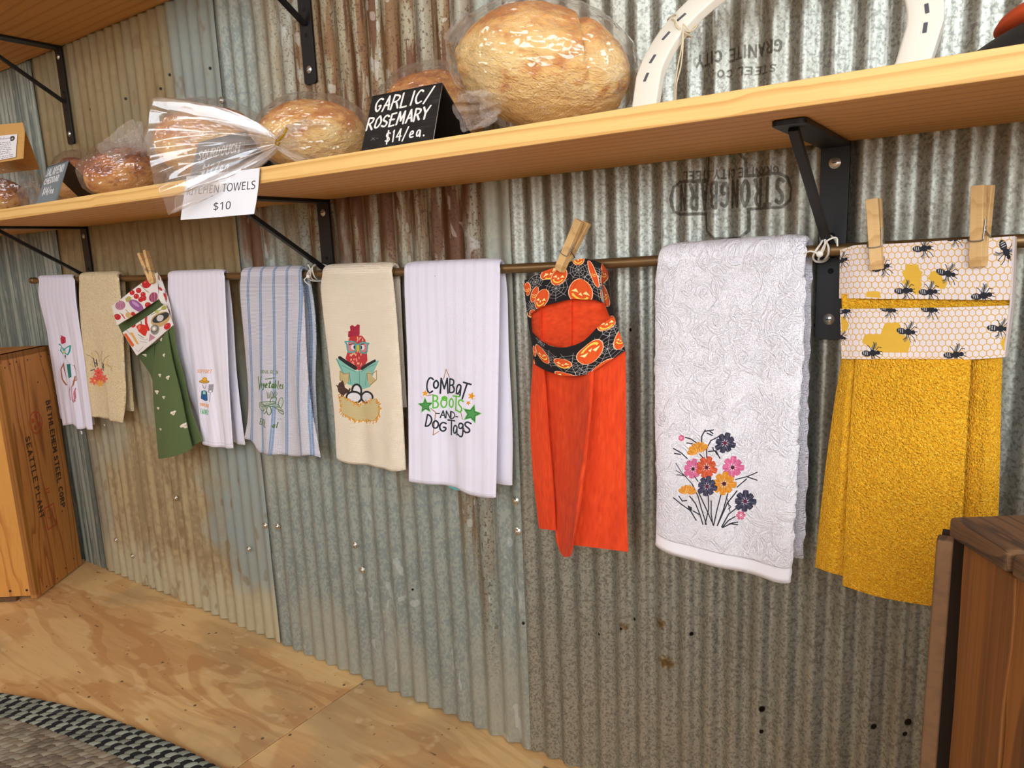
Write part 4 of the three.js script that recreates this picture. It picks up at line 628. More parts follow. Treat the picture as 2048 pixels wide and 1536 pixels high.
// pumpkin print towel
{
  const pumpkin = (c, x, y, rx, ry, rot, face = 1) => { c.save(); c.translate(x, y); c.rotate(rot); oval(c, '#e2561a', 0, 0, rx, ry, 0, '#f6c9a0', 6); oval(c, null, 0, 0, rx * .6, ry, 0, '#c23f12', 3); const k = rx / 80; c.fillStyle = '#fbe27a'; for (const s of [-1, 1]) poly(c, '#fbe9a0', s * 34 * k, -14 * k, s * 62 * k, 10 * k, s * 14 * k, 14 * k); poly(c, '#fbe9a0', 0, 6 * k, 14 * k, 30 * k, -14 * k, 30 * k); c.lineWidth = 14 * k; c.strokeStyle = '#f8cf52'; c.beginPath(); c.arc(0, 10 * k * face, 52 * k, .35, 2.8); c.stroke(); c.restore(); };
  const web = (c, x, y, r) => { c.strokeStyle = 'rgba(240,238,236,.8)'; c.lineWidth = 2.4; for (let i = 0; i < 9; i++) { const a = i * .7; line(c, x, y, x + r * Math.cos(a), y + r * Math.sin(a)); } for (const q of [.3, .55, .8]) { c.beginPath(); for (let i = 0; i <= 9; i++) { const a = i * .7; c[i ? 'lineTo' : 'moveTo'](x + r * q * Math.cos(a), y + r * q * Math.sin(a)); } c.stroke(); } };
  const art = (c) => {
    for (const [x, y, r] of [[210, 570, 80], [400, 660, 110], [560, 520, 90], [690, 600, 110], [520, 1180, 150], [330, 1160, 110], [780, 1150, 130], [830, 980, 90], [180, 780, 70], [620, 1290, 110], [260, 1010, 60], [700, 520, 80], [690, 1060, 70]]) web(c, x, y, r);
    pumpkin(c, 320, 510, 78, 52, -.5); pumpkin(c, 405, 560, 64, 72, .15); pumpkin(c, 556, 425, 54, 56, 0); pumpkin(c, 580, 690, 82, 100, .1); pumpkin(c, 205, 680, 34, 66, .3); pumpkin(c, 285, 740, 72, 86, .2); pumpkin(c, 670, 520, 24, 96, -.3); pumpkin(c, 140, 610, 30, 60, 0); pumpkin(c, 760, 520, 40, 80, .1); pumpkin(c, 770, 690, 40, 90, -.4); pumpkin(c, 180, 840, 40, 30, 0);
    pumpkin(c, 660, 1095, 96, 98, Math.PI); pumpkin(c, 268, 1170, 62, 88, -.45); pumpkin(c, 452, 1168, 70, 56, -.1); pumpkin(c, 872, 1120, 50, 86, .35); pumpkin(c, 798, 920, 66, 64, .3); pumpkin(c, 460, 1325, 86, 46, .1); pumpkin(c, 720, 1290, 90, 44, -.35); pumpkin(c, 185, 1215, 20, 60, 0);
  };
  const top = [[1049, 561], [1075, 548], [1100, 538], [1126, 529], [1150, 520], [1168, 517], [1190, 522], [1204, 527]], bot = [[1057, 630], [1070, 621], [1084, 613], [1110, 606], [1144, 598], [1170, 599], [1190, 600], [1203, 606]];
  const lt = [[1062, 664], [1078, 680], [1096, 690], [1118, 695], [1139, 693], [1168, 681], [1198, 652], [1228, 634]], lb = [[1067, 727], [1089, 740], [1112, 748], [1134, 752], [1160, 751], [1181, 745], [1218, 722], [1251, 701]];
  const O = { t: .0018, sub: 4, nv: 16, smooth: true }, fr = (a, b) => [1020, 420, 4.04, [a[0], a[7], b[0], b[7], a[3], b[3], a[5], b[5]].map(([x, y]) => [(x - 1020) * 4.04, (y - 420) * 4.04])];
  const t = thing('hanging_towel', 'orange towel with a black pumpkin print top, hung by one wooden clothespin', 'towel', at(1150, 1095, .06));
  const gu = loft(cols2(top, bot, [.052, .056, .058, .058, .057, .057, .056, .054]), O); part(t, 'upper_band', gu, cotton(printTex(gu, 512, 256, '#161213', fr(top, bot), art)));
  const gl = loft(cols2(lt, lb, [.060, .068, .074, .078, .079, .076, .070, .060]), O); part(t, 'lower_band', gl, cotton(printTex(gl, 768, 256, '#161213', fr(lt, lb), art)));
  const g1 = loft([[[1204, 527, .054], [1206, 565, .055], [1211, 604, .056], [1224, 640, .060]], [[1210, 534, .046], [1213, 575, .046], [1219, 610, .05], [1229, 640, .058]], [[1216, 545, .038], [1219, 590, .04], [1225, 615, .048], [1231, 642, .056]]], { t: .0015, sub: 4, nv: 16 });
  part(t, 'side_band', g1, cotton(printTex(g1, 96, 256, '#161213', [1020, 420, 4.04, [[743, 432], [792, 505], [824, 889], [852, 897], [772, 743]]], art)));
  const g2 = loft([[[1047, 566, .05], [1052, 610, .05], [1057, 650, .052], [1064, 690, .056], [1066, 727, .06]], [[1054, 575, .052], [1060, 620, .052], [1062, 655, .054], [1067, 690, .058], [1069, 728, .062]]], { t: .0015, sub: 4, nv: 20 });
  part(t, 'side_band', g2, cotton(printTex(g2, 64, 256, '#161213', [1020, 420, 4.04, [[109, 590], [137, 626], [186, 1240], [198, 1244], [150, 929]]], art)));
  const orange = cotton(canvasTex(64, 64, (c, W, H) => { c.fillStyle = '#e24414'; c.fillRect(0, 0, W, H); const r = rng(2); for (let i = 0; i < 500; i++) { c.fillStyle = r() > .5 ? 'rgba(246,88,30,.3)' : 'rgba(206,54,10,.3)'; c.fillRect(r() * W, r() * H, 3, 3); } }));
  const ib = [[1066, 705], [1082, 712], [1085, 713], [1110, 715], [1142, 712], [1146, 710], [1190, 700], [1230, 664]], it = [[1058, 622], [1081, 608], [1083, 607], [1110, 601], [1143, 592], [1146, 591], [1192, 594], [1216, 612]];
  part(t, 'towel_lining', loft(cols2(it, ib, [.044, .051, .046, .048, .052, .047, .048, .042]), { t: .0018, sub: 3, nv: 14 }), orange, 'orange cloth showing in the opening');
  const z = (p, zz) => p.map((q, i) => [q[0], q[1], Array.isArray(zz) ? zz[i] : zz]);
  part(t, 'skirt_pleat', loft([z([[1066, 722], [1061, 800], [1060, 850], [1066, 950], [1078, 1057]], .054), z([[1076, 728], [1077, 800], [1080, 860], [1086, 950], [1094, 1059]], .060), z([[1087, 734], [1092, 800], [1096, 860], [1104, 950], [1111, 1061]], .062)], { t: .002, sub: 6, nv: 40, smooth: true }), orange);
  part(t, 'skirt', loft([z([[1085, 735], [1094, 850], [1103, 950], [1112, 1082]], [.05, .05, .052, .056]), z([[1112, 744], [1114, 850], [1116, 980], [1124, 1110]], [.052, .054, .058, .062]), z([[1150, 748], [1150, 850], [1142, 1000], [1137, 1113]], [.062, .074, .084, .086]), z([[1178, 744], [1178, 800], [1168, 900], [1156, 1000], [1143, 1098]], [.078, .092, .100, .102, .096]), z([[1187, 742], [1185, 800], [1175, 900], [1163, 1000], [1147, 1090]], [.078, .091, .098, .099, .093])], { t: .002, sub: 6, nv: 44, smooth: true }), orange);
  part(t, 'skirt_pleat', loft([z([[1183, 744], [1180, 800], [1170, 900], [1158, 1000], [1146, 1090]], [.068, .070, .072, .072, .070]), z([[1218, 722], [1218, 800], [1215, 950], [1204, 1097]], [.062, .063, .062, .060]), z([[1251, 702], [1252, 800], [1252, 950], [1256, 1104]], [.056, .055, .054, .052])], { t: .002, sub: 8, nv: 44 }), orange);
}
// bee print towel
{
  const hexes = (c, W, H, sx, sy) => { c.strokeStyle = '#d8a850'; c.lineWidth = 3; const h = sx * .5; for (let j = -1; j * sy < H + sy; j++) for (let i = -1; i * sx < W + sx; i++) { const x = i * sx + (j & 1 ? h : 0), y = j * sy; c.beginPath(); for (let k = 0; k < 6; k++) { const a = Math.PI / 6 + k * Math.PI / 3; c[k ? 'lineTo' : 'moveTo'](x + sx * .545 * Math.cos(a), y + sy * .63 * Math.sin(a)); } c.closePath(); c.stroke(); } };
  const bee = (c, x, y, rot = 0, s = 1) => {
    c.save(); c.translate(x, y); c.rotate(rot); c.scale(s, s); oval(c, 'rgba(70,74,78,.55)', 10, -66, 20, 60, .5); oval(c, 'rgba(90,92,94,.45)', -8, 70, 18, 52, .35); oval(c, '#2a2c34', -75, 8, 56, 34, .05); pen(c, '#c9c4c0', 8); for (const d of [-108, -88, -66]) line(c, d, -14, d + 6, 30); pen(c, '#1e2028', 7); line(c, -124, 8, -75, 34, -30, 18);
    oval(c, '#22242c', 0, 0, 38, 34); oval(c, '#1d1f26', 52, -6, 24, 24); pen(c, '#1b1c22', 7); for (const p of [[20, -20, 60, -70, 90, -60], [0, -30, 20, -90, 8, -120], [-10, -20, -40, -70, -60, -84], [24, 20, 70, 50, 96, 90], [6, 30, 30, 80, 50, 104], [-16, 24, -10, 70, -40, 92], [66, -14, 98, -20], [66, 4, 100, 20]]) line(c, ...p); c.restore();
  };
  const blob = (c, ...p) => poly(c, '#dcae3c', ...p);
  const art = (c) => {
    blob(c, 770, 380, 915, 380, 925, 440, 960, 460, 930, 540, 950, 600, 905, 700, 870, 715, 830, 640, 720, 580, 760, 540, 725, 460, 765, 440); blob(c, 1045, 460, 1090, 445, 1150, 470, 1170, 520, 1225, 570, 1190, 640, 1110, 630, 1060, 560, 1005, 530, 1040, 500); blob(c, 330, 700, 400, 688, 475, 690, 490, 760, 325, 760);
    blob(c, 0, 950, 45, 945, 95, 1040, 60, 1110, 0, 1130); blob(c, 530, 1015, 690, 1005, 720, 1080, 690, 1130, 780, 1160, 815, 1230, 780, 1330, 480, 1335, 380, 1290, 270, 1230, 305, 1140, 480, 1135, 500, 1080); blob(c, 1760, 1200, 1840, 1140, 1840, 1320, 1790, 1320, 1735, 1240);
    bee(c, 985, 205); bee(c, 1320, 110, .1, .8); bee(c, 520, 410, -.2); bee(c, 1235, 475, .3); bee(c, 770, 670); bee(c, 1040, 675); bee(c, 1590, 690, -.1); bee(c, 1800, 260, 1.2); bee(c, 10, 310, 0, .9); bee(c, 590, 870, .3, .9); bee(c, 1050, 870, .2, .9); bee(c, 790, 1105, .2); bee(c, 1740, 1080, .2); bee(c, 395, 1345); bee(c, 1300, 1345); bee(c, 60, 890, 0, .8); bee(c, 0, 1180, .4, .7);
  };
  const top = [[1680, 500], [1698, 494], [1715, 490], [1770, 488], [1830, 485], [1890, 481], [1960, 477], [2031, 472]], bot = [[1678, 597], [1695, 597], [1715, 597], [1770, 598], [1830, 598], [1890, 599], [1960, 600], [2024, 600]];
  const lt = [[1680, 618], [1698, 618], [1715, 618], [1770, 617], [1830, 616], [1890, 615], [1960, 613], [2018, 611]], lb = [[1683, 717], [1699, 718], [1715, 718], [1770, 719], [1830, 720], [1890, 720], [1960, 718], [2010, 714]];
  const fr = (a, b) => [1680, 460, 5.486, [a[0], a[7], b[0], b[7], a[3], b[3]].map(([x, y]) => [(x - 1680) * 5.486, (y - 460) * 5.486])];
  const t = thing('hanging_towel', 'yellow terry towel with a honeycomb bee print top, rightmost on the rod', 'towel', at(1790, 1180, .055));
  const O = { t: .0018, sub: 4, nv: 14, smooth: true };
  const hexed = (sx, sy) => (c, W, H) => hexes(c, W, H, sx, sy);
  const gu = loft(cols2(top, bot, [.046, .05, .053, .054, .053, .054, .055, .053]), O); part(t, 'upper_band', gu, cotton(printTex(gu, 1024, 330, '#e2d8d8', fr(top, bot), art, hexed(38.5, 35))));
  const gl = loft(cols2(lt, lb, [.056, .058, .060, .061, .060, .061, .060, .056]), O); part(t, 'lower_band', gl, cotton(printTex(gl, 1024, 330, '#e2d8d8', fr(lt, lb), art, hexed(38.5, 37))));
  const g1 = loft([[[2030, 473, .054], [2024, 598, .054], [2018, 650, .057], [2010, 714, .056]], [[2034, 474, .044], [2030, 598, .044], [2024, 650, .045], [2014, 713, .048]]], { t: .0015, sub: 3, nv: 20 });
  part(t, 'side_band', g1, cotton(canvasTex(16, 64, (c) => { c.fillStyle = '#d8ccc6'; c.fillRect(0, 0, 16, 64); })));
  const mk = (rx, ry) => clothMat({ map: rep(TERRY_MAP([222, 150, 4], [242, 178, 20], [255, 214, 84], 3), rx, ry), bumpMap: rep(terryBump, rx * .8, ry * .8), bumpScale: .0025, sheen: 0 });
  part(t, 'towel_lining', loft(cols2([[1683, 588], [1780, 590], [1900, 591], [2022, 592]], [[1684, 626], [1780, 627], [1900, 625], [2016, 622]], .050), { t: .002, sub: 6, nv: 6 }), mk(4, .6), 'yellow terry showing in the slit');
  const z = (p, zz) => p.map((q, i) => [q[0], q[1], Array.isArray(zz) ? zz[i] : zz]);
  part(t, 'skirt_pleat', loft([z([[1683, 714], [1668, 810], [1654, 910], [1640, 1030], [1630, 1134]], [.05, .048, .047, .046, .045]), z([[1700, 716], [1688, 830], [1676, 950], [1664, 1060], [1656, 1144]], [.055, .056, .056, .055, .054]), z([[1714, 718], [1704, 830], [1698, 950], [1690, 1060], [1686, 1152]], [.052, .052, .051, .05, .05])], { t: .005, sub: 6, nv: 44, smooth: true }), mk(1.2, 6));
  part(t, 'skirt', loft([z([[1711, 716], [1704, 810], [1697, 910], [1691, 1040], [1685, 1171]], .056), z([[1770, 718], [1768, 820], [1762, 950], [1758, 1080], [1750, 1192]], .063), z([[1830, 719], [1832, 830], [1828, 960], [1826, 1090], [1822, 1206]], .066), z([[1890, 719], [1886, 830], [1882, 960], [1876, 1090], [1872, 1213]], .064), z([[1943, 716], [1936, 830], [1931, 930], [1925, 1050], [1920, 1214]], .059)], { t: .005, sub: 8, nv: 60, smooth: true }), mk(3, 6));
  part(t, 'skirt_pleat', loft([z([[1941, 716], [1934, 830], [1929, 930], [1923, 1050], [1918, 1205]], .050), z([[1972, 716], [1968, 830], [1964, 950], [1958, 1080], [1952, 1200]], .056), z([[2005, 714], [2002, 820], [2000, 930], [1996, 1060], [1990, 1190]], .05)], { t: .005, sub: 6, nv: 44, smooth: true }), mk(1.2, 6));
}
// ───────────────────────── clothespins ─────────────────────────
function makePin() {
  const g = new THREE.Group(), W = .0105, prof = [[.0006, 0], [.0042, 0], [.0062, .006], [.0072, .03], [.0098, .0735], [.0094, .075], [.0050, .075], [.0014, .036], [.0030, .030], [.0018, .0235], [.0006, .021]];
  const shape = new THREE.Shape(prof.map(([x, y]) => new THREE.Vector2(x, y)));
  const leg = () => { const e = new THREE.ExtrudeGeometry(shape, { depth: W - .0012, bevelEnabled: true, bevelThickness: .0006, bevelSize: .0005, bevelSegments: 2 }); e.translate(0, 0, -W / 2 + .0006); e.rotateY(-Math.PI / 2); return uvBox(e, 6, 6); };
  const a = local(g, 'leg', leg(), pinWood); void a; const b = leg(); b.rotateY(Math.PI); local(g, 'leg', b, pinWood);
  const wire = std(0x9a958c, .35, { metalness: .85 }), P = [];
  P.push([-W / 2 - .0004, .0245, -.0088], [W / 2 + .0004, .0245, -.0088], [W / 2 + .0009, .026, -.006]);
  for (let i = 0; i <= 36; i++) { const q = i / 12 * 6.283; P.push([W / 2 + .0009 - i / 36 * (W + .0018), .034 + .0034 * Math.sin(q - 1), .0034 * Math.cos(q - 1)]); }
  P.push([-W / 2 - .0009, .027, .006], [-W / 2 - .0004, .0245, .0081], [W / 2 + .0004, .0245, .0081], [W / 2 + .0009, .028, .0078], [W / 2 + .0012, .044, .006]);
  local(g, 'spring', tube(P, .0007, 160, 6), wire); return shade(g);
}
const pinProto = makePin();
function pin(label, top, bottom, z, yaw, lean = 0) {
  const a = at(...bottom, z), b = at(...top, z - lean), o = pinProto.clone(); o.name = numbered('clothespin');
  const Y = b.clone().sub(a), len = Y.length(); Y.normalize(); let Z = new THREE.Vector3(Math.sin(yaw), 0, Math.cos(yaw)); Z.addScaledVector(Y, -Z.dot(Y)).normalize(); const X = new THREE.Vector3().crossVectors(Y, Z);
  o.quaternion.setFromRotationMatrix(new THREE.Matrix4().makeBasis(X, Y, Z)); o.position.copy(a); o.scale.set(1, len / .075, 1); scene.add(tag(o, label, 'clothespin')); return o;
}
pin('wooden clothespin holding the pumpkin print towel on the rod', [1166, 443], [1120, 541], .060, -.2, .004);
pin('left wooden clothespin on the bee print towel', [1748, 399], [1755, 538], .056, -.05);
pin('right wooden clothespin on the bee print towel', [1966, 372], [1957, 532], .057, -.4);
pin('small wooden clothespin holding the vegetable print towel', [286, 504], [307, 566], .060, -1.25);
// ───────────────────────── crates ─────────────────────────
function slab(a, b, c, d, t) { // board with face a b c d (counter-clockwise seen from its front) and thickness t behind it
  const n = b.clone().sub(a).cross(d.clone().sub(a)).normalize().multiplyScalar(-t), F = [a, b, c, d], Bk = F.map((p) => p.clone().add(n));
  const P = [], U = [], q = (w, x, y, z, uv) => { for (const [p, k] of [[w, 0], [x, 1], [y, 2], [w, 0], [y, 2], [z, 3]]) { P.push(p.x, p.y, p.z); U.push(...uv[k]); } };
  const W = a.distanceTo(b), H = a.distanceTo(d), fu = [[0, 0], [1, 0], [1, 1], [0, 1]]; q(...F, fu); const pl = [[0, 0], [.01, 0], [.01, 1], [0, 1]]; void W; void H;
  q(Bk[1], Bk[0], Bk[3], Bk[2], fu); for (let i = 0; i < 4; i++) { const j = (i + 1) % 4; q(F[j], F[i], Bk[i], Bk[j], pl); }
  const g = new THREE.BufferGeometry(); g.setAttribute('position', new THREE.Float32BufferAttribute(P, 3)); g.setAttribute('uv', new THREE.Float32BufferAttribute(U, 2)); g.computeVertexNormals(); return g;
}
{
  const F = new THREE.Vector3(-1.832, 0, .174), e1 = new THREE.Vector3(-.6, 0, -.8), e2 = new THREE.Vector3(-.8, 0, .6), HC = .578, WC = .193, DC = .30, Y = (v, y) => v.clone().setY(y);
  const P = (s, d, y) => F.clone().addScaledVector(e1, s).addScaledVector(e2, d).setY(y);
  const t = thing('wooden_crate', 'old wooden crate standing on end, stencilled with a Seattle steel plant', 'crate', [F.x, 0, F.z]);
  const n1 = new THREE.Vector3(.8, 0, -.6);
  const face = (px, py) => { const d = rayOf(px, py), k = F.clone().sub(CAM).dot(n1) / d.dot(n1), p = CAM.clone().addScaledVector(d, k); return [p.clone().sub(F).dot(e1) / WC, p.y / HC]; };
  const wood = crateMat.map.image;
  const W = 768, H = 2048, tex = canvasTex(W, H, (c) => {
    const im = c.createImageData(W, H), sw = wood.width, sh = wood.height; for (let y = 0; y < H; y++) for (let x = 0; x < W; x++) { const i = (y * W + x) * 4, u = Math.floor(y / H * .62 * sw) % sw, v = Math.floor(x / W * .8 * sh) % sh, k = (v * sw + u) * 4; for (let m = 0; m < 3; m++) im.data[i + m] = wood.data[k + m]; im.data[i + 3] = 255; } c.putImageData(im, 0, 0);
    const m = (px, py) => { const [u, v] = face(px, py); return [u * W, (1 - v) * H]; };
    const text = (p, q, s, h, lw, col) => { const a = m(...p), b = m(...q), L = Math.hypot(b[0] - a[0], b[1] - a[1]); c.save(); c.translate(...a); c.rotate(Math.atan2(b[1] - a[1], b[0] - a[0])); pen(c, col, lw); const n = L / s.length; write(c, s, 0, -h / 2, n * .66, h, n * .36); c.restore(); };
    text([96, 803], [130, 1038], 'BETHLEHEM STEEL CORP.', 62, 15, 'rgba(42,26,14,.78)'); text([55, 875], [87, 1046], 'SEATTLE PLANT', 62, 13, 'rgba(38,24,14,.8)');
    const cc = m(72, 846); const rd = 'rgba(168,48,28,.62)'; oval(c, null, cc[0], cc[1], 92, 92, 0, rd, 13); for (let i = 0; i < 4; i++) { const a = .5 + i * 1.57; oval(c, rd, cc[0] + 46 * Math.cos(a), cc[1] + 46 * Math.sin(a), 22, 22); } pen(c, rd, 12); line(c, cc[0], cc[1] - 60, cc[0] + 40, cc[1] - 80);
    text([95, 978], [97, 994], '12', 52, 11, rd); const s = m(104, 1033); c.strokeStyle = rd; c.lineWidth = 13; c.strokeRect(s[0] - 92, s[1] - 92, 150, 190); c.lineWidth = 8; c.strokeRect(s[0] - 60, s[1] - 60, 80, 70);
    c.fillStyle = '#2a1a10'; for (const [px, py] of [[10, 736], [20, 728], [33, 724], [55, 720], [82, 713], [97, 709], [76, 765], [94, 1176], [132, 1139], [148, 1120], [163, 1106], [115, 1160]]) { const q = m(px, py); c.beginPath(); c.arc(q[0], q[1], 8, 0, 7); c.fill(); }
  });
  part(t, 'lettered_board', slab(P(0, 0, .004), P(WC, 0, .004), P(WC, 0, HC), P(0, 0, HC), .014), std(0xffffff, .72, { map: tex }), 'stencilled side board');
  const fm = crateBrightMat.clone(); fm.map = crateBrightMat.map.clone(); fm.map.rotation = Math.PI / 2; fm.map.repeat.set(.8, .6); fm.map.needsUpdate = true;
  part(t, 'front_board', slab(P(0, DC, .012), P(0, .0, .012), P(0, .0, HC - .02), P(0, DC, HC - .02), .014), fm);
  part(t, 'side_board', slab(P(WC, DC, .004), P(0.014, DC, .004), P(.014, DC, HC), P(WC, DC, HC), .014), crateMat);
  part(t, 'top_board', slab(P(0, DC, HC), P(0, 0, HC), P(WC, 0, HC), P(WC, DC, HC), .013), crateMat);
  part(t, 'bottom_board', slab(P(.016, DC, .016), P(.016, .016, .016), P(WC, .016, .016), P(WC, DC, .016), .012), crateMat);
  const cl = box(-.028, .028, 0, .011, -.006, .006, .001); cl.rotateY(Math.atan2(.6, .8)); cl.translate(...P(.004, .075, 0).toArray()); part(t, 'foot', cl, wornTopMat);
  const nl = lathe([[0, .001], [.0028, .0006], [.003, 0]], 10); const nv = new THREE.Vector3(.6, 0, .8);
  for (const d of [.02, .058]) { const g = nl.clone(); g.rotateX(Math.PI / 2); g.rotateY(Math.atan2(nv.x, nv.z)); const p = P(0, d, .026); g.translate(p.x + nv.x * .0002, p.y, p.z + nv.z * .0002); part(t, 'nail', g, std(0x3a3028, .6, { metalness: .5 })); }
}
{ // the darker crate close to the camera on the right
  const F = new THREE.Vector3(-.0148, 0, .305), a = new THREE.Vector3(.56, 0, .83).normalize(), b = new THREE.Vector3(.83, 0, -.56).normalize(), HC = .578;
  const P = (s, d, y) => F.clone().addScaledVector(a, s).addScaledVector(b, d).setY(y);
  const t = thing('wooden_crate', 'dark weathered crate with split upright boards at the bottom right corner', 'crate', [F.x, 0, F.z]);
  const mt = darkCrateMat.clone(); mt.map = darkCrateMat.map.clone(); mt.map.rotation = Math.PI / 2; mt.map.repeat.set(.3, .7); mt.map.needsUpdate = true;
  const upright = (s0, s1, y1, d, seed, name) => { // rough board: sides wander a little
    const th = .012, n = 24, sh = new THREE.Shape(); const L = [], R = []; for (let i = 0; i <= n; i++) { const y = i / n * y1; L.push([s0 + (vn(y * 22, seed) - .5) * .0035, y]); R.push([s1 + (vn(y * 19, seed + 3) - .5) * .0045, y - (i === n ? .004 : 0)]); }
    L.forEach((p, i) => sh[i ? 'lineTo' : 'moveTo'](...p)); R.reverse().forEach((p) => sh.lineTo(...p));
    const e = uvBox(new THREE.ExtrudeGeometry(sh, { depth: th, bevelEnabled: true, bevelThickness: .0012, bevelSize: .0008, bevelSegments: 2 }), 4, 1, seed * .23);
    const mm = new THREE.Matrix4().makeBasis(a, new THREE.Vector3(0, 1, 0), a.clone().cross(new THREE.Vector3(0, 1, 0))); e.applyMatrix4(mm); const o = P(0, d + th, 0); e.translate(o.x, 0, o.z); part(t, name, e, mt); };
  upright(.001, .0455, HC - .0135, .003, 2, 'upright_board'); upright(.0478, .0925, HC - .016, .004, 7, 'upright_board'); upright(.095, .14, HC - .014, .003, 11, 'upright_board'); upright(.1425, .19, HC - .014, .004, 13, 'upright_board');
  { const e = uvBox(box(-.0012, .0092, .003, HC - .009, -.0055, .0055, .0016), 4, 1, .4), q = e.attributes.position; for (let i = 0; i < q.count; i++) { const y = q.getY(i); q.setX(i, q.getX(i) + (vn(y * 24, 5) - .5) * .0024 - (y > HC - .015 && q.getX(i) < .003 ? -.0015 : 0)); } e.computeVertexNormals(); e.translate(-.0285, 0, .316); part(t, 'corner_slat', e, wornTopMat); }
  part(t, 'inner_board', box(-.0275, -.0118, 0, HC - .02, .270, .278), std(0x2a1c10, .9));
  part(t, 'side_board', slab(P(0, .28, 0), P(0, .016, 0), P(0, .016, HC - .016), P(0, .28, HC - .016), .01), mt);
  const lid = (s0, s1, d0, d1, y) => { const g = uvBox(box(s0, s1, 0, .0135, -d1, -d0, .0025), 3, 6, .2), mm = new THREE.Matrix4().makeBasis(a, new THREE.Vector3(0, 1, 0), b.clone().multiplyScalar(-1)); const q = g.attributes.position; for (let i = 0; i < q.count; i++) q.setY(i, q.getY(i) + (vn(q.getX(i) * 60, q.getZ(i) * 50) - .5) * .003); g.computeVertexNormals(); g.applyMatrix4(mm); g.translate(F.x, y, F.z); part(t, 'lid_board', g, wornTopMat); };
  lid(-.009, .0465, -.004, .28, HC - .0135); lid(.0485, .095, -.0025, .28, HC - .0142); lid(.097, .143, -.0015, .28, HC - .0135); lid(.145, .192, -.0015, .28, HC - .0142);
  { const g = lathe([[0, .0008], [.003, .0005], [.0034, 0]], 10); g.translate(...P(.024, .03, HC - .0005).toArray()); part(t, 'nail', g, std(0x151210, .7)); }
}
// ───────────────────────── braided rug ─────────────────────────
{
  const C = [-.85, .617], AX = .85, BZ = .33, t = thing('braided_rug', 'oval braided rug in black, grey and brown at the bottom left', 'rug', [C[0], 0, C[1]]);
  const s = new THREE.Shape(); for (let i = 0; i <= 128; i++) { const q = i / 128 * Math.PI * 2; s[i ? 'lineTo' : 'moveTo']((AX - .006) * Math.cos(q), (BZ - .006) * Math.sin(q)); }
  const e = new THREE.ExtrudeGeometry(s, { depth: .004, bevelEnabled: false, curveSegments: 1 }); e.rotateX(-Math.PI / 2); e.translate(0, .0005, 0); local(t, 'rug_base', e, std(0x5c5a4e, .95));
  const blob = new THREE.IcosahedronGeometry(1, 1); const M = [], cols = [], r = rng(70), m4 = new THREE.Matrix4(), q = new THREE.Quaternion(), up = new THREE.Vector3(0, 1, 0);
  for (let k = 0; k < 44; k++) {
    const ax = AX - .006 - k * .0122, bz = BZ - .006 - k * .0122; if (bz < .05) break; let L = 0; const per = Math.PI * (3 * (ax + bz) - Math.sqrt((3 * ax + bz) * (ax + 3 * bz))), n = Math.round(per / .0125);
    let th = (k % 2) * .011 / AX, i = 0; void L;
    while (th < Math.PI * 2 && i < n * 1.4) {
      const x = ax * Math.cos(th), z = bz * Math.sin(th), dx = -ax * Math.sin(th), dz = bz * Math.cos(th), sp = Math.hypot(dx, dz), ang = Math.atan2(-dz, dx) + .55 + (k % 2 ? .25 : 0) + (r() - .5) * .2;
      q.setFromAxisAngle(up, ang); const dark = k < 5 && i % 2 === 0, big = (dark ? .0092 : .0106) + r() * .0014; m4.compose(new THREE.Vector3(x, (dark ? .0069 : .0070) + r() * .0008, z), q, new THREE.Vector3(big, .0034, dark ? .0058 : .0058)); M.push(m4.clone());
      let c; if (k < 5) c = dark ? (r() > .12 ? '#17181a' : '#2a2b2b') : ['#8d9284', '#7f8478', '#99a091'][Math.floor(r() * 3)]; else if (k < 20) c = ['#8a8271', '#75695a', '#9a927e', '#6a5f50', '#857863'][Math.floor(r() * 5)]; else c = ['#b8b28f', '#c4bd9c', '#8e866c', '#75695a'][Math.floor(r() * 4)];
      cols.push(new THREE.Color(c)); th += .0122 / sp; i++;
    }
  }
  const im = new THREE.InstancedMesh(blob, std(0xffffff, .95), M.length); im.name = 'braid_strands'; im.userData.kind = 'stuff'; M.forEach((mm, i) => { im.setMatrixAt(i, mm); im.setColorAt(i, cols[i]); }); im.castShadow = im.receiveShadow = true; t.add(im);
}
// ───────────────────────── bread, bags, cards on the shelf ─────────────────────────
const scaleAt = (p) => p.clone().applyMatrix4(camera.matrixWorldInverse).z * -1 / FPX;
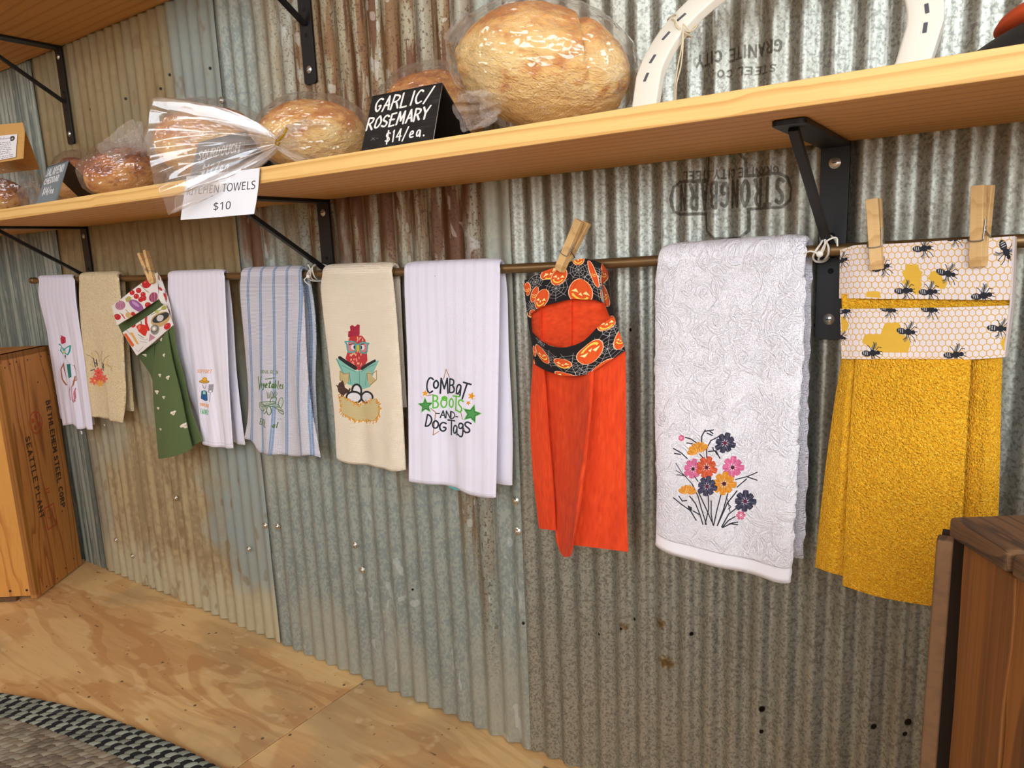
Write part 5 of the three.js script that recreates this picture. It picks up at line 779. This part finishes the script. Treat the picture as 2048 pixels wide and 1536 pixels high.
// A lump set at a measured place: rx, ry in photo pixels, rz in metres. shape(n, p) pushes the surface out.
function lump(px, py, z, rx, ry, rz, roll, seed, bump, nu = 120, nv = 80) {
  const p0 = at(px, py, z), s = scaleAt(p0), yaw = Math.atan2(CAM.x - p0.x, CAM.z - p0.z), P = [], U = [], N = [], I = [];
  const e = new THREE.Euler(0, yaw, roll, 'YXZ'), v = new THREE.Vector3(), n = new THREE.Vector3();
  for (let j = 0; j <= nv; j++) for (let i = 0; i <= nu; i++) {
    const th = j / nv * Math.PI, ph = i / nu * Math.PI * 2; n.set(Math.sin(th) * Math.sin(ph), Math.cos(th), Math.sin(th) * Math.cos(ph));
    const k = 1 + bump(n, seed); v.set(n.x * rx * s * k, n.y * ry * s * k, n.z * rz * k).applyEuler(e).add(p0); if (v.y < ST + .0015) v.y = ST + .0015 + (v.y - ST) * .0005; if (v.z < .006) v.z = .006 + (v.z - .006) * .02;
    P.push(v.x, v.y, v.z); U.push(i / nu, 1 - j / nv); N.push(n.x, n.y, n.z);
  }
  for (let j = 0; j < nv; j++) for (let i = 0; i < nu; i++) { const a = j * (nu + 1) + i, b = a + 1, c = a + nu + 1, d = c + 1; I.push(a, c, b, b, c, d); }
  const g = new THREE.BufferGeometry(); g.setAttribute('position', new THREE.Float32BufferAttribute(P, 3)); g.setAttribute('uv', new THREE.Float32BufferAttribute(U, 2)); g.setIndex(I); g.computeVertexNormals();
  // close the seam and poles
  const na = g.attributes.normal; for (let j = 0; j <= nv; j++) { const a = j * (nu + 1), b = a + nu; for (const f of ['X', 'Y', 'Z']) { const m = (na['get' + f](a) + na['get' + f](b)) / 2; na['set' + f](a, m); na['set' + f](b, m); } }
  g.userData = { N, p0 }; return g;
}
function crust(geo, seed, low, mid, dark, flour = .3, top = .35) {
  const N = geo.userData.N, n = geo.attributes.position.count, C = new Float32Array(n * 3), k = new THREE.Color();
  for (let i = 0; i < n; i++) {
    const x = N[i * 3], y = N[i * 3 + 1], z = N[i * 3 + 2], f = fb3(x * 3 + seed + 9, y * 3 + 9, z * 3 + 9, 3), g = fb3(x * 7 + seed + 9, y * 7 + 9, z * 7 + 9, 4), h = fb3(x * 20 + 29, y * 20 + seed + 29, z * 20 + 29, 3);
    let c = mixc(low, mid, ss(-.5, top + .2, y + (f - .5) * 1.3)); c = mixc(c, dark, ss(.47, .64, f * .3 + g * .4 + h * .3 + y * .10 * (1 + top)) * .75); c = mixc(c, [246, 226, 178], ss(.5, .66, h * .65 + (1 - f) * .35) * flour);
    k.setRGB(clamp(c[0] / 255), clamp(c[1] / 255), clamp(c[2] / 255), THREE.SRGBColorSpace); C[i * 3] = k.r; C[i * 3 + 1] = k.g; C[i * 3 + 2] = k.b;
  }
  geo.setAttribute('color', new THREE.BufferAttribute(C, 3)); return geo;
}
const crustBump = pixelTex(256, 256, (x, y) => { const v = 255 * (fbm(x * .06, y * .06, 3) * .5 + fbm(x * .2, y * .2, 2) * .5); return [v, v, v]; }, false);
const breadMat = new THREE.MeshStandardMaterial({ vertexColors: true, roughness: .78, bumpMap: rep(crustBump, 5, 3), bumpScale: .0022 });
// creases of thin film: flat facets that meet in sharp folds
const creaseTex = (() => { const r = rng(123), n = 260, pts = []; for (let i = 0; i < n; i++) pts.push([r(), r(), (r() - .5) * 2, (r() - .5) * 2, r() * .12]); const S = 512, out = new Float32Array(S * S);
  for (let y = 0; y < S; y++) for (let x = 0; x < S; x++) { const u = x / S, v = y / S; let m = 9, w = 0; for (const p of pts) { let dx = u - p[0], dy = v - p[1]; dx -= Math.round(dx); dy -= Math.round(dy); const d = dx * dx * (1 + .8 * p[2]) + dy * dy * (1 - .5 * p[2]); if (d < m) { m = d; w = .5 + dx * p[2] * 2.6 + dy * p[3] * 2.6 + Math.sqrt(d) * 3; } } out[y * S + x] = w; }
  return pixelTex(S, S, (x, y) => { const v = 255 * clamp(out[y * S + x] * .7); return [v, v, v]; }, false); })();
const film = (tr, rough, rx, ry, bs) => new THREE.MeshPhysicalMaterial({ color: 0xffffff, transmission: tr, thickness: 0, roughness: rough, ior: 2.0, side: THREE.DoubleSide, bumpMap: rep(creaseTex, rx, ry), bumpScale: bs });
const pleatTex = pixelTex(512, 256, (x, y) => { const u = x / 512, v = y / 256, q = vn(u * 60 + 3 * v, 2) * .5 + Math.abs(2 * vn(u * 26 + 2 * v, v * 1.5 + 9) - 1) * .5; return [q * 255, q * 255, q * 255]; }, false);
const pleatMat = new THREE.MeshPhysicalMaterial({ color: 0xffffff, transmission: .93, thickness: 0, roughness: .06, ior: 2.0, side: THREE.DoubleSide, bumpMap: rep(pleatTex, 1, 1), bumpScale: .006 });
const bagMat = film(.97, .05, 4, 2.5, .008), foldMat = film(.9, .07, 6, 3, .007);
function vn3(x, y, z) { const iz = Math.floor(z); let f = z - iz; f = f * f * (3 - 2 * f); const a = vn(x + iz * 37.17, y + iz * 17.31), b = vn(x + (iz + 1) * 37.17, y + (iz + 1) * 17.31); return a + (b - a) * f; }
const fb3 = (x, y, z, o = 4) => { let s = 0, a = .5, n = 0; for (let i = 0; i < o; i++) { s += a * vn3(x, y, z); n += a; x = x * 2.03 + 5.1; y = y * 2.03 + 3.7; z = z * 2.03 + 1.9; a *= .55; } return s / n; };
const ridge = (x, y, z) => 1 - Math.abs(2 * vn3(x + 20, y + 20, z + 20) - 1);
const crinkle = (n, s) => .06 + .06 * (ridge(n.x * 2.2 + s, n.y * 2.2, n.z * 2.2) - .6) + .035 * (ridge(n.x * 6 + s, n.y * 6 + 5, n.z * 6) - .6) + .012 * (ridge(n.x * 15 + s, n.y * 15, n.z * 15) - .6);
const loafBump = (n, s) => .13 * (vn3(n.x * 1.6 + s + 9, n.y * 1.6 + 9, n.z * 1.6 + 9) - .5) + .07 * (fb3(n.x * 4 + s + 9, n.y * 4 + 9, n.z * 4 + 9, 3) - .5) + .03 * (fb3(n.x * 13 + 29, n.y * 13 + s + 29, n.z * 13 + 29, 3) - .5);
function loaf(name, label, a, colors, flour, top, bump) { const g = lump(...a, bump || loafBump, 240, 150); crust(g, a[7], ...colors, flour, top); const c = g.userData.p0; const t = thing(name, label, 'bread', [c.x, ST, c.z]); part(t, 'crust', g, breadMat); return t; }
const PALE = [[242, 210, 142], [234, 182, 104], [190, 110, 46]], GOLD = [[230, 184, 106], [212, 142, 62], [150, 78, 32]], BROWN = [[216, 156, 78], [186, 106, 46], [110, 52, 26]];
loaf('bread_loaf', 'big round golden loaf in clear plastic, largest on the shelf', [1088, 140, .128, 172, 110, .085, -.22, 3], PALE, .5, .35, (n, s) => loafBump(n, s) * .9 - .1 * Math.exp(-(((n.x - .52 + n.y * .25) / .05) ** 2)) * ss(-.3, .4, n.y + n.z * .5) + .03 * n.x * n.y);
loaf('bread_loaf', 'brown loaf mostly hidden behind the black garlic rosemary card', [868, 226, .082, 104, 78, .05, .05, 9], GOLD, .2, .3);
loaf('bread_loaf', 'pale floury loaf in a tied bag left of the garlic rosemary card', [626, 272, .14, 104, 66, .06, .0, 15], PALE, .55, .3);
loaf('bread_loaf', 'dark topped loaf behind the grey sourdough card', [425, 290, .115, 108, 72, .055, .02, 21], GOLD, .25, .05);
loaf('bread_loaf', 'small browned loaf in plastic right of the jalapeno card', [252, 345, .14, 76, 48, .05, .18, 27], BROWN, .2, .1);
loaf('bread_loaf', 'reddish brown loaf partly behind the jalapeno card', [158, 362, .10, 44, 46, .045, .1, 33], BROWN, .1, -.1);
loaf('bread_loaf', 'brown loaf below the kraft paper label at the left edge', [2, 398, .17, 44, 42, .05, 0, 39], BROWN, .15, .2);

// a gathered bag mouth: a pleated cone from the tie (px, py) to a mouth at (mx, my)
function tail(px, py, z, mx, my, mz, r1, ry, rz, seed, pleats = 13, nu = 120, nv = 36) {
  const a = at(px, py, z), b = at(mx, my, mz), ax = b.clone().sub(a), L = ax.length(); ax.normalize(); const u = new THREE.Vector3(0, 1, 0).addScaledVector(ax, -ax.y).normalize(), w = ax.clone().cross(u), P = [], U = [], I = [], s = scaleAt(b);
  for (let j = 0; j <= nv; j++) for (let i = 0; i <= nu; i++) {
    const q = j / nv, th = i / nu * Math.PI * 2, open = Math.pow(q, .75), pl = 1 + (.3 * (1 - q) + .05) * Math.sin(th * pleats + seed + q * 2) + .10 * Math.sin(th * 5 + seed * 2 + q * 3) * q + .22 * (n3(Math.cos(th) * 2.5 + seed, Math.sin(th) * 2.5, q * 4) - .5) * q;
    const A = (r1 + (ry * s - r1) * open) * pl, B = (r1 + (rz - r1) * open) * pl, len = L * q * (1 + .14 * (vn(th * 2.2 + seed, 1) - .5) * q);
    const p = a.clone().addScaledVector(ax, len).addScaledVector(u, A * Math.cos(th)).addScaledVector(w, B * Math.sin(th)); if (p.y < ST + .002 && p.z < SD) p.y = ST + .002; if (p.z < .01) p.z = .01; P.push(p.x, p.y, p.z); U.push(i / nu, q);
  }
  for (let j = 0; j < nv; j++) for (let i = 0; i < nu; i++) { const c = j * (nu + 1) + i; I.push(c, c + nu + 1, c + 1, c + 1, c + nu + 1, c + nu + 2); }
  const g = new THREE.BufferGeometry(); g.setAttribute('position', new THREE.Float32BufferAttribute(P, 3)); g.setAttribute('uv', new THREE.Float32BufferAttribute(U, 2)); g.setIndex(I); g.computeVertexNormals(); return g;
}
function bag(label, a, parts) { const g = lump(...a, crinkle, 160, 110), c = g.userData.p0, t = thing('plastic_bag', label, 'bag', [c.x, ST, c.z]); part(t, 'film', g, bagMat); for (const [n, geo, m] of parts) part(t, n, geo, m || foldMat); return t; }
bag('clear plastic bag wrapped round the biggest loaf', [1088, 138, .128, 180, 117, .092, -.22, 51], [['bag_tail', tail(985, 212, .19, 935, 222, .225, .01, 38, .02, 2, 9)], ['bag_corner', tail(935, 75, .13, 908, 48, .14, .012, 30, .014, 5, 7)]]);
bag('clear plastic bag on the loaf behind the garlic rosemary card', [866, 222, .082, 110, 86, .054, .05, 57], []);
{ const t = bag('crumpled plastic bag with a gold twist tie, its open end over the sign', [628, 268, .14, 108, 72, .066, 0, 63], [['bag_mouth', tail(556, 285, .205, 330, 305, .28, .004, 108, .03, 1, 15), pleatMat], ['bag_neck', tail(557, 285, .203, 640, 290, .185, .004, 50, .05, 4, 17), pleatMat]]);
  const p = at(555, 284, .208), gold = std(0xc9a018, .35, { metalness: .6 }); const q = (x, y, z) => at(x, y, z).toArray(); part(t, 'twist_tie', mergeGeometries([tube([q(551, 288, .214), q(554, 279, .219), q(559, 283, .219), q(556, 290, .215), q(551, 288, .214)], .0012, 30, 6), tube([q(556, 283, .219), q(563, 275, .224), q(568, 268, .226), q(574, 256, .226)], .0016, 24, 6)]), gold, 'gold twist tie'); void p; }
bag('clear plastic bag on the dark topped loaf', [425, 286, .115, 116, 80, .06, .02, 69], [['bag_corner', tail(385, 232, .13, 372, 196, .14, .014, 22, .012, 8, 7)]]);
bag('clear plastic bag with a standing flap on the small browned loaf', [252, 342, .14, 82, 54, .056, .18, 75], [['bag_flap', tail(268, 318, .15, 238, 268, .16, .02, 52, .016, 4, 6)], ['bag_corner', tail(300, 305, .15, 312, 275, .15, .01, 26, .01, 6, 6)]]);
bag('clear plastic bag on the reddish brown loaf', [160, 358, .10, 50, 52, .05, .1, 81], []);
bag('clear plastic bag hanging under the kraft paper label', [18, 380, .175, 58, 52, .055, 0, 87], [['bag_corner', tail(58, 372, .19, 62, 402, .215, .008, 28, .02, 3, 7)]]);

// folded cards
function card(label, q, mat, art, W = 512, H = 448) {
  const [bl, br, tr, tl] = q, back = .062, ox = tr.clone().sub(br); void ox;
  const t = thing('price_card', label, 'sign', bl), tex = canvasTex(W, H, art);
  const nx = tr.clone().sub(tl).cross(new THREE.Vector3(0, 1, 0)).normalize(); // towards the wall
  if (nx.z > 0) nx.negate();
  part(t, 'front_panel', slab(bl, br, tr, tl, .0022), std(0xffffff, mat.rough, { map: tex }));
  const b1 = tr.clone().addScaledVector(nx, back).setY(ST + .0005), b0 = tl.clone().addScaledVector(nx, back).setY(ST + .0005), lift = (p) => p.clone().addScaledVector(nx, .0004);
  part(t, 'back_panel', slab(b1, b0, lift(tl), lift(tr), .0022), std(mat.back, mat.rough)); return t;
}
{
  const z0 = .232, z1 = .2, bl = at(722, 298, z0), br = at(865, 278, z0), tl = at(745, 192, z1), tr = at(884, 165, z1); bl.y = br.y = ST + .0005;
  card('black folded chalk card reading garlic rosemary fourteen dollars each', [bl, br, tr, tl], { rough: .55, back: 0x121314 }, (c, W, H) => {
    c.fillStyle = '#17191b'; c.fillRect(0, 0, W, H); const r = rng(5); c.globalAlpha = .05; for (let i = 0; i < 60; i++) { c.fillStyle = '#fff'; c.fillRect(r() * W, r() * H, 90, 14); } c.globalAlpha = 1; pen(c, '#f2f0ec', 14);
    c.save(); c.transform(1, 0, -.12, 1, 14, 0); write(c, 'GARLIC/', 36, 34, 50, 108, 17, -.02, 9, r); write(c, 'ROSEMARY', 24, 188, 42, 92, 14, -.03, 9, r); c.restore(); pen(c, '#f2f0ec', 11); write(c, '$14/ea.', 170, 320, 32, 92, 14, -.03); pen(c, 'rgba(200,200,200,.4)', 6); line(c, 60, 370, 84, 352); line(c, 66, 350, 90, 372); line(c, 100, 360, 112, 362); });
}
{
  const z0 = .228, z1 = .195, bl = at(72, 407, z0), br = at(110, 400, z0), tl = at(96, 333, z1), tr = at(135, 320.5, z1); bl.y = br.y = ST + .0005;
  card('small grey chalk card lettered jalapeno cheddar near the left edge', [bl, br, tr, tl], { rough: .4, back: 0x1c1c1b }, (c, W, H) => {
    c.fillStyle = '#74838b'; c.fillRect(0, 0, W, H); pen(c, '#e6eaec', 15); write(c, 'JALAPENO', 20, 50, 42, 96, 16, -.02); write(c, 'CHEDDAR', 40, 180, 40, 76, 16, -.02); write(c, '$14/ea', 90, 310, 34, 90, 18); }, 512, 512);
}
{
  const z0 = .205, z1 = .172, bl = at(376, 354, z0), br = at(474, 338, z0), tl = at(397, 284, z1), tr = at(492, 262, z1); bl.y = br.y = ST + .0005;
  card('grey chalk card lettered sourdough, seen through the plastic bag', [bl, br, tr, tl], { rough: .4, back: 0x2c2f31 }, (c, W, H) => {
    c.fillStyle = '#707c84'; c.fillRect(0, 0, W, H); pen(c, '#e9ecee', 12); write(c, 'SOURDOUGH', 40, 110, 36, 100, 14); write(c, '$12/ea', 120, 280, 34, 96, 18); });
}
{ // printed paper sign on the shelf edge
  const z = SD + .003, P4 = [[373, 353], [519.5, 336], [504, 428], [365, 440]].map(([x, y], i) => at(x, y, z + (i > 1 ? .01 : 0)));
  const t = thing('paper_sign', 'white paper sign reading kitchen towels ten dollars, taped to the shelf edge', 'sign', P4[3]);
  const n = 20, P = [], U = [], I = []; for (let j = 0; j <= n; j++) for (let i = 0; i <= n; i++) { const u = i / n, v = j / n, a = P4[0].clone().lerp(P4[1], u), b = P4[3].clone().lerp(P4[2], u), p = a.lerp(b, v); p.z += .003 * Math.sin(u * 5 + v * 2) * v + .006 * (u > .8 ? (u - .8) * -4 * v : 0); P.push(p.x, p.y, p.z); U.push(u, 1 - v); }
  for (let j = 0; j < n; j++) for (let i = 0; i < n; i++) { const c = j * (n + 1) + i; I.push(c, c + n + 1, c + 1, c + 1, c + n + 1, c + n + 2); }
  const g = new THREE.BufferGeometry(); g.setAttribute('position', new THREE.Float32BufferAttribute(P, 3)); g.setAttribute('uv', new THREE.Float32BufferAttribute(U, 2)); g.setIndex(I); g.computeVertexNormals();
  const b = g.clone(); b.translate(0, 0, -.0003); b.setIndex([...I].reverse());
  part(t, 'paper', mergeGeometries([g, b]), std(0xffffff, .85, { map: canvasTex(768, 512, (c, W, H) => { c.fillStyle = '#eef0f6'; c.fillRect(0, 0, W, H); c.fillStyle = '#26262a'; c.font = '128px sans-serif'; c.textAlign = 'center'; c.fillText('KITCHEN TOWELS', W / 2, 226, 716); c.font = '124px sans-serif'; c.fillText('$10', W / 2 + 40, 430, 190); }) }));
}
{ // kraft paper label over the bag at the far left
  const t = thing('kraft_label', 'folded kraft paper label with a white printed sticker at the left edge', 'label', at(20, 320, .19));
  const kraft = std(0xd2a560, .8, { map: canvasTex(128, 128, (c, W, H) => { c.fillStyle = '#fff'; c.fillRect(0, 0, W, H); const r = rng(8); for (let i = 0; i < 900; i++) { c.fillStyle = r() > .5 ? 'rgba(200,170,110,.18)' : 'rgba(255,240,210,.25)'; c.fillRect(r() * W, r() * H, 5, 1.6); } }) });
  const zt = .2, q = (x, y, z) => at(x, y, z);
  part(t, 'front_flap', slab(q(-70, 336, .222), q(46, 317, .222), q(49, 261, .207), q(-64, 272, .207), .0008), kraft);
  part(t, 'fold_strip', slab(q(-64, 272, .2074), q(49, 261, .2074), q(45, 245, zt), q(-60, 254, zt), .0012), kraft);
  part(t, 'back_flap', slab(q(80, 338, .135), q(-40, 352, .135), q(-64, 256, zt - .002), q(45, 246, zt - .002), .0008), kraft);
  const st = part(t, 'sticker', slab(q(-52, 330, .2232), q(31, 314, .2228), q(34, 268, .2102), q(-50, 277, .2106), .0004), std(0xffffff, .6, { map: canvasTex(512, 256, (c, W, H) => { c.fillStyle = '#f0f2f6'; c.fillRect(0, 0, W, H); c.fillStyle = '#3a3a40'; c.font = 'italic 40px serif'; c.fillText('Bakery', 300, 48); for (let y = 78; y < 240; y += 20) { let x = 30; const r = rng(y); while (x < 440) { const w = 12 + r() * 36; c.fillStyle = 'rgba(60,62,72,.55)'; c.fillRect(x, y, w, 7); x += w + 9; } } oval(c, '#33343a', 460, 40, 30, 28); oval(c, '#c9ccd2', 460, 40, 10, 10); }) }), 'white printed sticker'); void st;
}
// ───────────────────────── horseshoe, twine, black object ─────────────────────────
{
  const z = .12, tilt = .58, l = at(1281, 152, z), r = at(1882, 73, z), yb = (l.y + r.y) / 2, cx = (l.x + r.x) / 2, a = (r.x - l.x) / 2, w = .0225, leg = .07;
  const O = new THREE.Vector3(cx, yb, z), Vd = new THREE.Vector3(0, Math.cos(tilt), -Math.sin(tilt)), Xd = new THREE.Vector3(1, 0, 0), Nd = Xd.clone().cross(Vd);
  const edge = (off, n = 40) => { const P = []; const h = a - off; P.push([-h * .87, -leg]); P.push([-h * .965, -leg * .5]); for (let i = 0; i <= n; i++) { const q = Math.PI - i / n * Math.PI; P.push([h * Math.cos(q), h * 1.02 * Math.sin(q)]); } P.push([h * .965, -leg * .5]); P.push([h * .87, -leg]); return P; };
  const sh = new THREE.Shape(); edge(0).forEach((p, i) => sh[i ? 'lineTo' : 'moveTo'](...p)); edge(w).reverse().forEach((p) => sh.lineTo(...p)); sh.closePath();
  const place = (g) => { g.applyMatrix4(new THREE.Matrix4().makeBasis(Xd, Vd, Nd)); g.translate(O.x, O.y, O.z); return g; };
  const t = thing('horseshoe', 'large white painted horseshoe leaning against the corrugated wall', 'horseshoe', [cx, ST, z]);
  const white = std(0xe9e6d8, .5); const e = new THREE.ExtrudeGeometry(sh, { depth: .007, bevelEnabled: true, bevelThickness: .0018, bevelSize: .0018, bevelSegments: 3 }); part(t, 'shoe', place(toCreasedNormals(e, .7)), white);
  const slot = std(0x55565e, .8); const m = a - w * .45;
  for (const s of [-1, 1]) for (const q of s > 0 ? [-.05, .12, .31, .5] : [-.03, .16, .4, .6]) { const th = s > 0 ? q : Math.PI - q, g = new RoundedBoxGeometry(.0030, .0105, .0012, 1, .0005); g.rotateZ((s > 0 ? q : -q) + (s > 0 ? .05 : -.15)); g.translate(m * Math.cos(th), m * Math.sin(th), .0088); part(t, 'nail_slot', place(g), slot); }
  { const P = []; for (let i = 0; i <= 30; i++) { const th = -.1 + i / 30 * .75; P.push(new THREE.Vector3(m * Math.cos(th), m * Math.sin(th), .0086)); } void P; }
  // twine round the left branch
  const tw = thing('twine', 'thin pale twine looped round the left branch of the horseshoe', 'string', at(1362, 66, .1)); const sm = std(0xd8ccac, .9);
  const thL = Math.PI - .52, c0 = new THREE.Vector3((a - w / 2) * Math.cos(thL), (a - w / 2) * Math.sin(thL), .0035), rad = new THREE.Vector3(Math.cos(thL), Math.sin(thL), 0);
  const world = (v) => v.clone().applyMatrix4(new THREE.Matrix4().makeBasis(Xd, Vd, Nd)).add(O); const ring = []; for (let i = 0; i < 10; i++) { const q = i / 10 * 6.283; ring.push(world(c0.clone().addScaledVector(rad, (w / 2 + .003) * Math.cos(q)).add(new THREE.Vector3(0, 0, .0085 * Math.sin(q))).add(new THREE.Vector3(.004 * Math.sin(q * 2), .003 * Math.cos(q), 0)))); }
  part(tw, 'loop', tube(ring, .0009, 60, 6, true), sm); part(tw, 'loop', tube(ring.map((p, i) => p.clone().add(new THREE.Vector3(.003 * Math.sin(i), .004, 0))), .0008, 60, 6, true), sm);
  const k = world(c0.clone().addScaledVector(rad, -.012).add(new THREE.Vector3(0, 0, .0095))); part(tw, 'loose_end', tube([k, at(1364, 90, k.z), at(1356, 130, k.z), at(1350, 170, k.z), at(1347, 215, k.z - .004)], .0007, 40, 6), sm); part(tw, 'loose_end', tube([k, at(1366, 90, k.z), at(1362, 130, k.z), at(1352, 175, k.z), at(1352, 215, k.z - .004)], .0007, 40, 6), sm); part(tw, 'loose_end', tube([k, at(1384, 62, k.z + .002), at(1396, 48, k.z + .002), at(1384, 56, k.z + .003)], .0007, 20, 6), sm);
}
{
  const t = thing('black_bag', 'black soft rounded bag with an orange top at the right end of the shelf', 'bag', at(2060, 100, .13));
  const bk = std(0x1a1a1b, .6), n0 = (n, s) => .06 * (n3(n.x * 3 + s, n.y * 3, n.z * 3) - .5);
  const b1 = lump(2085, 128, .13, 175, 84, .06, .28, 4, n0, 60, 40); part(t, 'body', b1, bk); part(t, 'fold', lump(2120, 120, .15, 118, 72, .05, .35, 7, n0, 60, 40), std(0x2b2a28, .7)); part(t, 'top', lump(2075, 34, .12, 74, 30, .04, .28, 9, n0, 60, 40), std(0xc24a1c, .7), 'orange top');
}

// every repeat carries the name of its set
const SETS = { bread_loaf: 'bread loaves on the wall shelf', plastic_bag: 'clear plastic bags round the bread', price_card: 'folded chalk price cards on the shelf', kitchen_towel: 'towels draped over the rod', bath_towel: 'towels draped over the rod', hanging_towel: 'towels with printed tops hung from the rod', clothespin: 'wooden clothespins on the rod', wooden_crate: 'old wooden crates standing on end', string_tie: 'white string ties on the rod', wall_shelf: 'wooden wall shelves', shelf_bracket: 'black steel shelf brackets' };
for (const o of scene.children) { const s = SETS[o.name.replace(/_\d{3}$/, '')]; if (s) o.userData.group = s; }
scene.traverse((o) => { delete o.userData.origin; delete o.userData.inv; });




renderer.render(scene, camera);
